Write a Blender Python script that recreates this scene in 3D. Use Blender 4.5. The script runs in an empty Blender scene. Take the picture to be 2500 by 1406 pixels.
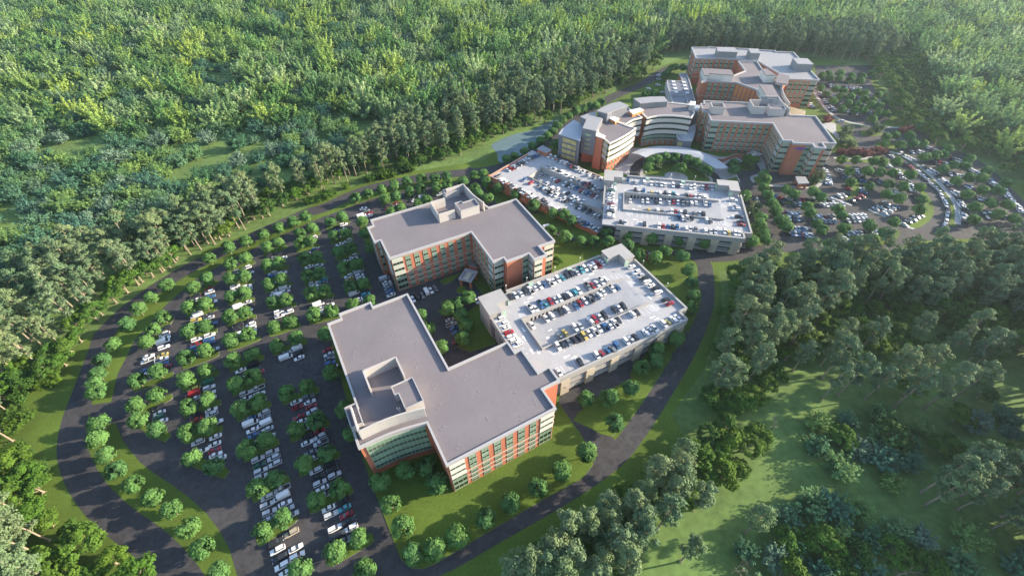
import bpy, bmesh, math, random
from mathutils import Vector, Matrix
import numpy as np
random.seed(7)
R = math.radians
sc = bpy.context.scene
COL = sc.collection

# ------------------------------------------------------------------ camera
CAMH = 160.0
F = 1111.0; PIT = R(45.2); ROLL = R(-0.9)
_c, _s = math.cos(ROLL), math.sin(ROLL)
_R = np.array([[_c, -_s, 0], [_s, _c, 0], [0, 0, 1]])
_up = _R @ np.array([0, -math.cos(PIT), -math.sin(PIT)])
_X = _R @ np.array([1., 0, 0]); _Y = _R @ np.array([0, -math.sin(PIT), math.cos(PIT)])
M3 = np.array([_X, _Y, _up])
def W(px, py, z=0.0):
    """ground position of a photograph pixel (2500 x 1406) on the plane at height z"""
    d = M3 @ np.array([(px - 1250) / F, (py - 703) / F, 1.0])
    t = (z - CAMH) / d[2]
    return (d[0] * t, d[1] * t)
def PJ(x, y, z=0.0):
    q = M3.T @ np.array([x, y, z - CAMH])
    return q[0] / q[2] * F + 1250, q[1] / q[2] * F + 703
def ZP(o, s, pts, z=0.0):
    return [W(o[0] + x / s, o[1] + y / s, z) for x, y in pts]
cam = bpy.data.cameras.new('camera'); cam.lens = F / 2500 * 36; cam.sensor_width = 36
cam.clip_start = 1; cam.clip_end = 6000
co = bpy.data.objects.new('camera', cam); COL.objects.link(co)
r_ = M3 @ np.array([1., 0, 0]); u_ = M3 @ np.array([0, -1., 0]); b_ = M3 @ np.array([0, 0, -1.])
mw = Matrix(((r_[0], u_[0], b_[0], 0), (r_[1], u_[1], b_[1], 0), (r_[2], u_[2], b_[2], CAMH), (0, 0, 0, 1)))
co.matrix_world = mw
sc.camera = co

# ------------------------------------------------------------------ world and sun
SUN_AZ, SUN_EL = 9.0, 18.5          # azimuth counter-clockwise from +X
w = bpy.data.worlds.new('World'); sc.world = w; w.use_nodes = True
nt = w.node_tree
sky = nt.nodes.new('ShaderNodeTexSky'); sky.sky_type = 'NISHITA'; sky.sun_disc = False
sky.sun_elevation = R(SUN_EL); sky.sun_rotation = R(90 - SUN_AZ)
sky.air_density = 1.0; sky.dust_density = 1.0; sky.ozone_density = 1.5
bg = nt.nodes['Background']; bg.inputs['Strength'].default_value = 0.15
nt.links.new(sky.outputs[0], bg.inputs['Color'])
sl = bpy.data.lights.new('sun', 'SUN'); sl.energy = 5.0; sl.angle = R(0.6); sl.color = (1.0, 0.86, 0.66)
so = bpy.data.objects.new('sun', sl); COL.objects.link(so)
sdir = Vector((math.cos(R(SUN_AZ)) * math.cos(R(SUN_EL)), math.sin(R(SUN_AZ)) * math.cos(R(SUN_EL)), math.sin(R(SUN_EL))))
so.rotation_euler = sdir.to_track_quat('Z', 'Y').to_euler(); so.location = sdir * 400
sc.view_settings.view_transform = 'Standard'; sc.view_settings.look = 'None'
sc.view_settings.gamma = 1.0; sc.view_settings.exposure = 1.42
sc.render.engine = 'CYCLES'
sc.cycles.max_bounces = 5; sc.cycles.diffuse_bounces = 3; sc.cycles.glossy_bounces = 2
sc.cycles.transmission_bounces = 2; sc.cycles.volume_bounces = 0
sc.cycles.use_denoising = True

# ------------------------------------------------------------------ materials
def mat(name, col, rough=0.8, n=None, spec=0.3, metal=0.0, emit=None, rnd=None, n2=None, transl=0.0):
    m = bpy.data.materials.new(name); m.use_nodes = True
    t = m.node_tree; b = t.nodes['Principled BSDF']
    b.inputs['Base Color'].default_value = (*col, 1); b.inputs['Roughness'].default_value = rough
    b.inputs['Specular IOR Level'].default_value = spec; b.inputs['Metallic'].default_value = metal
    out = None
    def src():
        nonlocal out
        if out is None:
            q = t.nodes.new('ShaderNodeRGB'); q.outputs[0].default_value = (*col, 1); out = q.outputs[0]
        return out
    for k in (n, n2):
        if not k: continue
        sc_, lo, hi, det = k[:4]
        g = t.nodes.new('ShaderNodeNewGeometry')
        tx = t.nodes.new('ShaderNodeTexNoise'); tx.inputs['Scale'].default_value = sc_
        tx.inputs['Detail'].default_value = det
        if len(k) > 4: tx.inputs['Distortion'].default_value = k[4]
        t.links.new(g.outputs['Position'], tx.inputs['Vector'])
        mr = t.nodes.new('ShaderNodeMapRange'); mr.inputs['From Min'].default_value = 0.3; mr.inputs['From Max'].default_value = 0.7
        mr.inputs['To Min'].default_value = lo; mr.inputs['To Max'].default_value = hi
        t.links.new(tx.outputs['Fac'], mr.inputs['Value'])
        mx = t.nodes.new('ShaderNodeVectorMath'); mx.operation = 'SCALE'
        t.links.new(src(), mx.inputs[0]); t.links.new(mr.outputs[0], mx.inputs['Scale'])
        out = mx.outputs[0]
    if rnd:
        oi = t.nodes.new('ShaderNodeObjectInfo')
        cr = t.nodes.new('ShaderNodeValToRGB')
        el = cr.color_ramp.elements
        while len(el) < len(rnd): el.new(0.5)
        for i, c in enumerate(rnd):
            el[i].position = i / (len(rnd) - 1); el[i].color = (*c, 1)
        t.links.new(oi.outputs['Random'], cr.inputs['Fac'])
        if out is None: out = cr.outputs[0]
        else:
            mx = t.nodes.new('ShaderNodeVectorMath'); mx.operation = 'MULTIPLY'
            t.links.new(out, mx.inputs[0]); t.links.new(cr.outputs[0], mx.inputs[1]); out = mx.outputs[0]
    if out is not None: t.links.new(out, b.inputs['Base Color'])
    if emit:
        b.inputs['Emission Color'].default_value = (*emit[0], 1); b.inputs['Emission Strength'].default_value = emit[1]
    if transl > 0:
        tr = t.nodes.new('ShaderNodeBsdfTranslucent'); ms = t.nodes.new('ShaderNodeMixShader')
        ms.inputs[0].default_value = transl
        if out is not None: t.links.new(out, tr.inputs['Color'])
        else: tr.inputs['Color'].default_value = (*col, 1)
        t.links.new(b.outputs[0], ms.inputs[1]); t.links.new(tr.outputs[0], ms.inputs[2])
        t.links.new(ms.outputs[0], t.nodes['Material Output'].inputs['Surface'])
    return m
def brick_mat(name, col):
    m = mat(name, col, 0.85, n=(0.08, 0.9, 1.1, 3))
    t = m.node_tree; b = t.nodes['Principled BSDF']
    lk = b.inputs['Base Color'].links[0].from_socket
    g = t.nodes.new('ShaderNodeNewGeometry'); wv = t.nodes.new('ShaderNodeTexWave')
    wv.bands_direction = 'Z'; wv.inputs['Scale'].default_value = 0.75; wv.inputs['Distortion'].default_value = 0
    t.links.new(g.outputs['Position'], wv.inputs['Vector'])
    mr = t.nodes.new('ShaderNodeMapRange'); mr.inputs['To Min'].default_value = 0.86; mr.inputs['To Max'].default_value = 1.05
    t.links.new(wv.outputs['Fac'], mr.inputs['Value'])
    mx = t.nodes.new('ShaderNodeVectorMath'); mx.operation = 'SCALE'
    t.links.new(lk, mx.inputs[0]); t.links.new(mr.outputs[0], mx.inputs['Scale']); t.links.new(mx.outputs[0], b.inputs['Base Color'])
    return m
MT = dict(
    forest_floor=mat('forest_floor', (0.115, 0.185, 0.050), 0.95, n=(0.02, 0.75, 1.25, 5), n2=(0.35, 0.78, 1.22, 6)),
    lawn=mat('lawn_grass', (0.085, 0.135, 0.018), 0.95, n=(0.05, 0.75, 1.2, 5), n2=(1.4, 0.8, 1.2, 4)),
    asphalt=mat('asphalt', (0.048, 0.0455, 0.048), 0.82, n=(0.30, 0.80, 1.42, 8, 1.6), n2=(0.03, 0.88, 1.15, 3)),
    concrete=mat('pale_concrete', (0.38, 0.372, 0.365), 0.85, n=(0.2, 0.88, 1.08, 4)),
    deck=mat('garage_deck_concrete', (0.372, 0.369, 0.380), 0.8, n=(0.12, 0.90, 1.06, 5, 1.0), n2=(0.9, 0.95, 1.03, 4)),
    gwall=mat('garage_wall_concrete', (0.35, 0.338, 0.328), 0.8, n=(0.15, 0.92, 1.06, 4)),
    gshade=mat('painted_gap_shade', (0.05, 0.052, 0.06), 0.8),  # shade inside the open garage levels, put into a dark colour
    pier=mat('garage_pier_tan', (0.47, 0.40, 0.31), 0.8, n=(0.2, 0.94, 1.05, 3)),
    glass_green=mat('green_stair_glass', (0.36, 0.50, 0.40), 0.3, spec=0.5),
    roof=mat('roof_membrane', (0.182, 0.162, 0.172), 0.9, n=(0.05, 0.92, 1.08, 5, .6), n2=(0.6, 0.96, 1.04, 4)),
    fascia=mat('parapet_metal', (0.37, 0.36, 0.365), 0.6),
    brick=brick_mat('brick', (0.47, 0.162, 0.094)),
    stone=mat('stone_band', (0.44, 0.37, 0.31), 0.8),
    screen=mat('roof_screen_panel', (0.43, 0.40, 0.38), 0.7),
    mech=mat('mechanical_penthouse_grey', (0.20, 0.205, 0.215), 0.7),
    slat=mat('white_louver', (0.62, 0.585, 0.53), 0.6),
    glassg=mat('spandrel_glass', (0.20, 0.30, 0.21), 0.28, n=(0.25, 0.8, 1.2, 2), spec=0.5),
    glassd=mat('vision_glass', (0.018, 0.022, 0.02), 0.12, spec=0.6),
    mull=mat('window_mullion', (0.42, 0.46, 0.40), 0.5),
    yglass=mat('warm_glass', (0.50, 0.40, 0.17), 0.25, n=(0.5, 0.7, 1.2, 2), spec=0.5),
    gpanel=mat('slate_metal_panel', (0.16, 0.165, 0.19), 0.55),
    lroof=mat('light_metal_roof', (0.28, 0.275, 0.285), 0.6),
    canopy=mat('canopy_metal', (0.36, 0.38, 0.42), 0.55),
    white=mat('white_paint', (0.8, 0.8, 0.78), 0.6),
    water=mat('pond_water', (0.13, 0.195, 0.215), 0.25, n=(0.03, 0.9, 1.12, 3, 2.0), spec=0.5),
    bark=mat('bark', (0.29, 0.235, 0.17), 0.9),
    darkbark=mat('dark_bark', (0.12, 0.10, 0.075), 0.9),
    metal=mat('post_metal', (0.35, 0.36, 0.37), 0.45),
    lamp=mat('lamp_head_white', (0.85, 0.85, 0.82), 0.4),
    purple=mat('purple_sign', (0.12, 0.06, 0.38), 0.5),
    wood=mat('pergola_wood', (0.62, 0.55, 0.42), 0.7),
    tyre=mat('tyre_rubber', (0.02, 0.02, 0.02), 0.8),
    rim=mat('wheel_rim', (0.4, 0.4, 0.42), 0.35, metal=0.6),
    carglass=mat('car_glass', (0.028, 0.036, 0.05), 0.08, spec=0.7),
    bed=mat('pickup_bed', (0.05, 0.045, 0.045), 0.8),
    headl=mat('headlight_lens', (0.7, 0.72, 0.75), 0.2),
    taill=mat('taillight_lens', (0.35, 0.02, 0.02), 0.3),
    skyl=mat('skylight_white', (0.78, 0.79, 0.80), 0.5),
    orange=mat('painted_sunlit_orange', (0.62, 0.24, 0.07), 0.7),  # sunlight on the window strips is put into this orange
)
PAINT = {}
for k, c in dict(w=(0.72, 0.72, 0.73), s=(0.48, 0.50, 0.52), g=(0.17, 0.185, 0.20), k=(0.030, 0.032, 0.038), r=(0.30, 0.022, 0.03),
                 b=(0.04, 0.12, 0.27), c=(0.07, 0.30, 0.36), y=(0.46, 0.37, 0.10), n=(0.03, 0.11, 0.07), t=(0.40, 0.34, 0.26)).items():
    m = mat('car_paint_' + k, c, 0.28, spec=0.5); PAINT[k] = m
CNAME = dict(w='white', s='silver', g='grey', k='black', r='red', b='blue', c='teal', y='yellow', n='dark green', t='tan')

# ------------------------------------------------------------------ object helpers
def tag(o, label=None, cat=None, group=None, kind=None):
    if label: o['label'] = label
    if cat: o['category'] = cat
    if group: o['group'] = group
    if kind: o['kind'] = kind
    return o
def empty(name, loc=(0, 0, 0), rz=0.0):
    o = bpy.data.objects.new(name, None); COL.objects.link(o)
    o.location = loc; o.rotation_euler = (0, 0, rz); o.empty_display_size = 1
    return o
def link(name, me, parent=None, loc=(0, 0, 0), rz=0.0):
    o = bpy.data.objects.new(name, me); COL.objects.link(o)
    o.location = loc; o.rotation_euler = (0, 0, rz)
    if parent: o.parent = parent
    return o
class MB:
    def __init__(self): self.v = []; self.f = []; self.m = []; self.mats = []
    def mi(self, m):
        if m not in self.mats: self.mats.append(m)
        return self.mats.index(m)
    def face(self, pts, m):
        i = len(self.v); self.v += [tuple(p) for p in pts]; self.f.append(tuple(range(i, i + len(pts)))); self.m.append(self.mi(m))
    def prism(self, poly, z0, z1, m, top=None, bottom=True, sides=True):
        n = len(poly); i = len(self.v)
        f0 = z0 if callable(z0) else (lambda x, y: z0); f1 = z1 if callable(z1) else (lambda x, y: z1)
        self.v += [(x, y, f0(x, y)) for x, y in poly] + [(x, y, f1(x, y)) for x, y in poly]
        a = area(poly)
        mm = self.mi(m); tm = self.mi(top or m)
        if sides:
            for k in range(n):
                j = (k + 1) % n
                q = (i + k, i + j, i + n + j, i + n + k)
                self.f.append(q if a > 0 else q[::-1]); self.m.append(mm)
        t = tuple(range(i + n, i + 2 * n)); self.f.append(t if a > 0 else t[::-1]); self.m.append(tm)
        if bottom:
            t = tuple(range(i, i + n)); self.f.append(t[::-1] if a > 0 else t); self.m.append(mm)
    def box(self, x0, x1, y0, y1, z0, z1, m, top=None):
        self.prism([(x0, y0), (x1, y0), (x1, y1), (x0, y1)], z0, z1, m, top)
    def bar(self, p, q, wd, z0, z1, m, top=None):
        p = Vector(p); q = Vector(q); d = (q - p).normalized(); nn = Vector((-d.y, d.x)) * wd / 2
        self.prism([p + nn, p - nn, q - nn, q + nn], z0, z1, m, top)
    def tube(self, p, q, r0, r1, m, n=6):
        p = Vector(p); q = Vector(q); d = (q - p).normalized()
        a = d.orthogonal().normalized(); b = d.cross(a)
        i = len(self.v); mm = self.mi(m)
        for c, r in ((p, r0), (q, r1)):
            for k in range(n):
                t = 2 * math.pi * k / n; self.v.append(tuple(c + a * r * math.cos(t) + b * r * math.sin(t)))
        for k in range(n):
            j = (k + 1) % n; self.f.append((i + k, i + j, i + n + j, i + n + k)); self.m.append(mm)
        self.f.append(tuple(range(i + n, i + 2 * n))); self.m.append(mm)
        self.f.append(tuple(range(i, i + n))[::-1]); self.m.append(mm)
    def mesh(self, name):
        me = bpy.data.meshes.new(name); me.from_pydata(self.v, [], self.f)
        for m in self.mats: me.materials.append(m)
        me.polygons.foreach_set('material_index', self.m); me.update()
        return me
    def build(self, name, parent=None):
        return link(name, self.mesh(name), parent)
def area(p):
    return sum(p[i][0] * p[(i + 1) % len(p)][1] - p[(i + 1) % len(p)][0] * p[i][1] for i in range(len(p))) / 2
def offset(poly, d):
    """grow (d > 0) or shrink (d < 0) a simple polygon with mitred corners"""
    s = 1 if area(poly) > 0 else -1
    n = len(poly); out = []
    for i in range(n):
        a = Vector(poly[i - 1]); b = Vector(poly[i]); c = Vector(poly[(i + 1) % n])
        e1 = (b - a).normalized(); e2 = (c - b).normalized()
        n1 = Vector((e1.y, -e1.x)) * s; n2 = Vector((e2.y, -e2.x)) * s
        k = 1 + n1.dot(n2)
        v = (n1 + n2) / max(k, 0.25) * d
        out.append((b.x + v.x, b.y + v.y))
    return out
def smooth(pts, n=6, closed=False):
    P = [Vector(p) for p in pts]; out = []
    N = len(P); rng = range(N if closed else N - 1)
    for i in rng:
        p0 = P[(i - 1) % N] if (closed or i > 0) else P[0] * 2 - P[1]
        p1 = P[i]; p2 = P[(i + 1) % N]
        p3 = P[(i + 2) % N] if (closed or i + 2 < N) else P[-1] * 2 - P[-2]
        for k in range(n):
            t = k / n
            q = 0.5 * ((2 * p1) + (p2 - p0) * t + (2 * p0 - 5 * p1 + 4 * p2 - p3) * t * t + (3 * p1 - p0 - 3 * p2 + p3) * t ** 3)
            out.append((q.x, q.y))
    if not closed: out.append(tuple(P[-1]))
    return out
def strip(pts, wd):
    L = []; Rr = []
    P = [Vector(p) for p in pts]
    for i, p in enumerate(P):
        d = (P[min(i + 1, len(P) - 1)] - P[max(i - 1, 0)]).normalized(); nn = Vector((-d.y, d.x)) * wd / 2
        L.append((p.x + nn.x, p.y + nn.y)); Rr.append((p.x - nn.x, p.y - nn.y))
    return L, Rr
def inpoly(x, y, poly):
    r = False; n = len(poly); j = n - 1
    for i in range(n):
        xi, yi = poly[i]; xj, yj = poly[j]
        if (yi > y) != (yj > y) and x < (xj - xi) * (y - yi) / (yj - yi) + xi: r = not r
        j = i
    return r
ONES = ['', 'first', 'second', 'third', 'fourth', 'fifth', 'sixth', 'seventh', 'eighth', 'ninth', 'tenth', 'eleventh', 'twelfth', 'thirteenth',
        'fourteenth', 'fifteenth', 'sixteenth', 'seventeenth', 'eighteenth', 'nineteenth']
TENS = {2: ('twenty', 'twentieth'), 3: ('thirty', 'thirtieth'), 4: ('forty', 'fortieth'), 5: ('fifty', 'fiftieth'), 6: ('sixty', 'sixtieth'),
        7: ('seventy', 'seventieth'), 8: ('eighty', 'eightieth'), 9: ('ninety', 'ninetieth')}
def ordw(n):
    if n < 20: return ONES[n]
    if n >= 100: return 'hundred and ' + ordw(n - 100) if n > 100 else 'hundredth'
    t, o = divmod(n, 10)
    return TENS[t][1] if o == 0 else TENS[t][0] + '-' + ONES[o]

# ------------------------------------------------------------------ ground
def sheet(name, poly, z, m):
    b = MB(); b.face([(x, y, z) for x, y in poly], m)
    if area(poly) < 0: b.f[0] = b.f[0][::-1]
    return tag(b.build(name), kind='structure')
def slab(name, poly, z, m, side=None):
    b = MB(); b.prism(poly, -0.05, z, side or MT['concrete'], m, bottom=False)
    return tag(b.build(name), kind='structure')
g = MB(); NG = 24
for i in range(NG):
    for j in range(NG):
        x0 = -2400 + i * 200; y0 = -600 + j * 140
        g.face([(x0, y0, 0), (x0 + 200, y0, 0), (x0 + 200, y0 + 140, 0), (x0, y0 + 140, 0)], MT['forest_floor'])
tag(g.build('ground'), kind='structure')
def px(*pts): return [W(x, y) for x, y in pts]
campus = px((-60, 1000), (40, 940), (180, 850), (330, 740), (500, 610), (640, 556), (860, 456), (1000, 420), (1180, 392), (1260, 330), (1330, 318), (1400, 265), (1500, 225), (1560, 180), (1650, 150),
            (1690, 140), (2000, 140), (2120, 170), (2170, 240), (2215, 300), (2260, 330), (2400, 420), (2560, 470), (2560, 600), (2300, 640), (2080, 660), (1880, 660),
            (1755, 660), (1765, 760), (1720, 900), (1640, 1010), (1700, 1120), (1620, 1200), (1500, 1290), (1300, 1406), (1150, 1500), (200, 1500), (-100, 1500), (-150, 1060))
sheet('lawn_ground', campus, 0.02, MT['lawn'])
LL = ((100, 840), 2.483); Z5 = ((0, 380), 2.929); R4 = ((760, 380), 4.686)
ring = ZP(*LL, [(1000, 1640), (900, 1480), (790, 1330), (640, 1190), (480, 1075), (360, 965), (272, 850), (216, 740), (188, 640), (190, 540), (215, 420), (262, 290), (312, 150), (360, 20)]) + \
    ZP(*Z5, [(755, 1265), (880, 1135), (1020, 1020), (1170, 915), (1310, 830), (1455, 752), (1600, 680), (1750, 610), (1900, 540), (2050, 474), (2200, 410)]) + \
    ZP(*R4, [(170, 590), (360, 500), (540, 425), (700, 375), (900, 325), (1100, 283), (1300, 248), (1500, 222), (1720, 200), (1950, 180), (2120, 150)]) + \
    px((1240, 402), (1290, 372), (1345, 340), (1390, 305), (1440, 270), (1500, 235), (1570, 205), (1600, 185), (1640, 165), (1700, 158))
ring = smooth(ring, 4)
Lp, Rp = strip(ring, 9.2)
sheet('ring_road', Lp + Rp[::-1], 0.035, MT['asphalt'])
# campus asphalt: the big left car park, courtyard and service roads
lot = ZP(*LL, [(1260, 1640), (1190, 1400), (1140, 1235), (1080, 1125), (1000, 1020), (900, 930), (800, 855), (685, 780), (600, 715), (500, 590), (455, 480), (300, 480), (290, 370), (425, 350), (465, 180), (515, 85), (550, 10)]) + \
    ZP(*Z5, [(915, 1400), (970, 1315), (1070, 1200), (1190, 1065), (1310, 960), (1420, 870), (1600, 770), (1780, 680), (1960, 595), (2140, 510), (2340, 425)]) + \
    ZP(*R4, [(150, 700), (400, 600), (640, 515), (830, 455), (1050, 400), (1250, 360), (1430, 335), (1600, 310), (1680, 300)]) + \
    px((1145, 432), (1175, 440), (1205, 470), (1260, 500), (1330, 545), (1365, 565), (1340, 590), (1100, 620), (1210, 760), (1240, 830), (1090, 900), (1000, 960), (960, 1280), (1060, 1480))
sheet('car_park_asphalt', lot, 0.028, MT['asphalt'])
r2 = smooth(px((1135, 415), (1165, 425), (1185, 445), (1215, 474), (1262, 503), (1330, 540), (1400, 572), (1470, 592), (1560, 604), (1660, 614), (1720, 626), (1800, 622), (1890, 606), (1960, 598)), 4)
Lp, Rp = strip(r2, 8.6); sheet('service_road', Lp + Rp[::-1], 0.042, MT['asphalt'])
r3 = smooth(px((1670, 612), (1716, 640), (1724, 690), (1722, 740), (1702, 800), (1668, 870), (1632, 930), (1588, 1000), (1545, 1062), (1505, 1110), (1440, 1160), (1340, 1222), (1200, 1300), (1090, 1362), (960, 1410), (820, 1460)), 4)
Lp, Rp = strip(r3, 7.6); sheet('east_road', Lp + Rp[::-1], 0.048, MT['asphalt'])
r4 = smooth(px((1630, 846), (1590, 868), (1520, 905), (1450, 944), (1395, 975), (1400, 1010), (1450, 1062), (1500, 1108)), 4)
Lp, Rp = strip(r4, 9.0); sheet('garage_drive', Lp + Rp[::-1], 0.054, MT['asphalt'])
# raised lawns
FL = ((860, 900), 2.779)
lawnA = ZP(*FL, [(-140, -150), (-60, 130), (40, 520), (160, 860), (250, 1090), (330, 1290), (395, 1350), (480, 1358), (560, 1325), (900, 1120), (1300, 885), (1560, 745), (1635, 650), (1632, 590), (1555, 450), (1470, 330), (1390, 215), (900, 400), (300, 350), (60, 60), (-110, -260)])
slab('lawn', lawnA, 0.13, MT['lawn'])
tri = ZP((1340, 760), 5.858, [(350, 1560), (420, 1440), (640, 1320), (980, 1165), (1210, 1020), (1160, 890), (1210, 810), (1330, 700), (1380, 600), (1340, 590), (1880, 285), (2050, 210), (1910, 330), (1700, 715), (1560, 935), (1270, 1406), (1030, 1700), (880, 1790), (760, 1760)])
slab('lawn', tri, 0.13, MT['lawn'])
east = ZP((1150, 580), 3.7, [(830, -10), (960, 60), (1150, 110), (1330, 150), (1480, 180), (1560, 215), (1900, 205), (1975, 250), (2060, 420), (2080, 560), (2030, 720), (1960, 870), (1930, 700), (1480, 200), (1330, 140), (700, 330), (740, 60)])
slab('lawn', east, 0.13, MT['lawn'])
slab('lawn', px((1175, 450), (1215, 500), (1290, 545), (1360, 568), (1470, 604), (1560, 614), (1680, 612), (1840, 592), (1846, 560), (1800, 560), (1480, 560), (1300, 520), (1200, 450)), 0.13, MT['lawn'])
cy = ZP((780, 700), 2.604, [(880, 385), (905, 330), (880, 200), (1010, 110), (1060, 170), (1150, 320), (1180, 345), (960, 415)])
slab('lawn', cy, 0.13, MT['lawn'])
slab('lawn', ZP((1090, 630), 15.62, [(-260, 880), (60, 720), (560, 560), (330, 800), (150, 920), (-80, 1040)]), 0.13, MT['lawn'])
slab('lawn', ZP((1090, 630), 15.62, [(1240, 640), (1680, 1270), (1420, 1400), (1180, 1000)]), 0.13, MT['lawn'])
cx_, cy_ = ZP((1090, 630), 15.62, [(575, 1215)])[0]
slab('lawn', [(cx_ + 2.6 * math.cos(t / 20 * 2 * math.pi), cy_ + 2.6 * math.sin(t / 20 * 2 * math.pi)) for t in range(20)], 0.13, MT['lawn'])
pond = smooth(px((1200, 354), (1250, 330), (1300, 318), (1340, 298), (1372, 290), (1366, 312), (1330, 342), (1292, 368), (1258, 386), (1232, 397), (1216, 393), (1214, 374)), 3, True)
sheet('pond_water', pond, 0.05, MT['water'])
# eastern car parks
P3Z = ((1780, 180), 3.057)
lotE = ZP(*P3Z, [(60, 860), (120, 560), (260, 520), (620, 560), (760, 600), (800, 590), (930, 560), (940, 520), (860, 420), (800, 370), (760, 300), (680, 230), (640, 170), (650, 60), (640, -60), (1080, -60), (1060, 60), (1090, 130), (1160, 150), (1200, 260), (1230, 340), (1180, 390), (1340, 400), (1460, 440), (1480, 470), (1530, 530), (1640, 560), (1800, 610), (1950, 700), (2080, 830), (2200, 950), (2300, 1080), (2300, 1300),
                 (1800, 1230), (1400, 1250), (1180, 1330), (900, 1330), (700, 1330), (300, 1330), (250, 1240), (170, 1130), (100, 1000)])
sheet('east_car_park', lotE, 0.03, MT['asphalt'])
isl = [[(780, 628), (880, 618), (1050, 630), (1130, 620), (1240, 690), (1180, 668), (1060, 668), (860, 655)],
       [(1170, 578), (1260, 572), (1400, 650), (1520, 740), (1620, 850), (1700, 960), (1725, 1060), (1700, 1130), (1640, 1130), (1660, 1040), (1620, 930), (1540, 820), (1420, 710), (1300, 640)],
       [(1420, 860), (1480, 900), (1525, 980), (1525, 1050), (1480, 1110), (1380, 1160), (1285, 1125), (1400, 1070), (1460, 1000), (1440, 920)],
       [(795, 1190), (830, 1175), (920, 1210), (1150, 1210), (1230, 1160), (1275, 1190), (1240, 1240), (1120, 1290), (940, 1330), (740, 1345), (720, 1310), (900, 1290), (880, 1220)],
       [(975, 445), (1010, 425), (1100, 430), (1150, 455), (1080, 468), (1000, 465)], [(1085, 530), (1120, 505), (1240, 525), (1230, 570), (1120, 575)],
       [(800, 380), (860, 410), (930, 480), (955, 530), (935, 575), (880, 560), (820, 480), (780, 420)], [(1135, 385), (1200, 330), (1240, 285), (1300, 330), (1365, 385), (1340, 408), (1160, 400)],
       [(630, 150), (650, 160), (760, 290), (860, 350), (1070, 395), (1060, 405), (860, 370), (740, 300), (640, 200)],
       [(925, 790), (970, 800), (970, 870), (930, 930), (870, 950), (900, 900)], [(640, 835), (690, 875), (660, 882), (600, 850)], [(340, 950), (480, 960), (770, 958), (880, 990), (760, 970), (480, 975)],
       [(1040, 1010), (1170, 1068), (1120, 1060), (1050, 1030)], [(960, 1045), (1080, 1098), (1040, 1100), (980, 1060)], [(860, 690), (910, 690), (880, 740)], [(1260, 700), (1330, 740), (1290, 740)],
       [(180, 780), (240, 780), (290, 900), (300, 830), (460, 850), (250, 840)]]
for p in isl:
    slab('grass_island', smooth(ZP(*P3Z, p), 3, True), 0.14, MT['lawn'])
walk = smooth(ZP(*P3Z, [(635, 140), (690, 225), (760, 300), (860, 355), (1075, 398)]), 4); Lp, Rp = strip(walk, 2.4); slab('footpath', Lp + Rp[::-1], 0.17, MT['concrete'])
walk = smooth(ZP(*P3Z, [(1175, 578), (1280, 608), (1420, 690), (1540, 790), (1640, 900), (1700, 1000), (1705, 1125)]), 4); Lp, Rp = strip(walk, 3.0); slab('footpath', Lp + Rp[::-1], 0.17, MT['concrete'])
for a in ([(1135, 398), (1250, 405), (1340, 408), (1362, 385)], [(780, 630), (900, 635), (1000, 638), (1060, 620)], [(760, 920), (830, 950), (915, 985)], [(1040, 1015), (1110, 1045), (1170, 1068)], [(1280, 1120), (1330, 1145), (1380, 1160)],
          [(230, 835), (380, 840), (560, 852), (640, 850), (695, 805), (700, 780)]):
    Lp, Rp = strip(smooth(ZP(*P3Z, a), 4), 2.0); slab('footpath', Lp + Rp[::-1], 0.17, MT['concrete'])
slab('footpath', smooth(ZP(*P3Z, [(690, 380), (790, 370), (800, 440), (840, 470), (850, 520), (760, 440)]), 3, True), 0.17, MT['concrete'])
# hospital forecourt
HZ = ((1540, 340), 6.944)
fore = ZP(*HZ, [(-330, 480), (-150, 160), (100, 150), (1000, 170), (1500, 300), (2250, 300), (2300, 520), (2200, 700), (1870, 800), (1800, 640), (1400, 740), (0, 640)])
slab('forecourt_paving', fore, 0.10, MT['concrete'])
drive = ZP(*HZ, [(-20, 640), (-10, 480), (80, 380), (180, 320), (400, 290), (650, 280), (900, 330), (1150, 420), (1350, 520), (1480, 610), (1560, 720), (1400, 740), (1380, 660), (1280, 560), (1100, 480), (920, 420), (780, 380), (600, 360), (400, 380), (250, 440), (170, 520), (150, 610), (180, 660)])
sheet('entry_drive', drive, 0.125, MT['asphalt'])
oval = smooth(ZP(*HZ, [(215, 585), (240, 490), (350, 420), (560, 400), (780, 400), (950, 450), (1150, 540), (1290, 640), (1330, 720), (900, 690), (560, 640), (300, 620)]), 3, True)
slab('lawn', oval, 0.2, MT['lawn'])
slab('paved_circle', smooth(ZP(*HZ, [(570, 620), (620, 570), (740, 560), (880, 590), (970, 670), (900, 720), (640, 680)]), 3, True), 0.23, MT['concrete'])
loop2 = ZP(*HZ, [(1600, 430), (1680, 370), (1850, 330), (2050, 350), (2150, 440), (2200, 520), (2180, 580), (2030, 630), (2020, 680), (2140, 830), (2000, 1000), (1860, 900), (1850, 700), (1800, 600), (1700, 560)])
sheet('entry_drive', loop2, 0.125, MT['asphalt'])
slab('grass_island', smooth(ZP(*HZ, [(1795, 470), (1860, 430), (2000, 430), (2110, 480), (2060, 530), (1900, 530)]), 3, True), 0.2, MT['lawn'])
slab('grass_island', ZP(*HZ, [(2080, 680), (2200, 650), (2330, 740), (2130, 760)]), 0.2, MT['lawn'])

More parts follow.
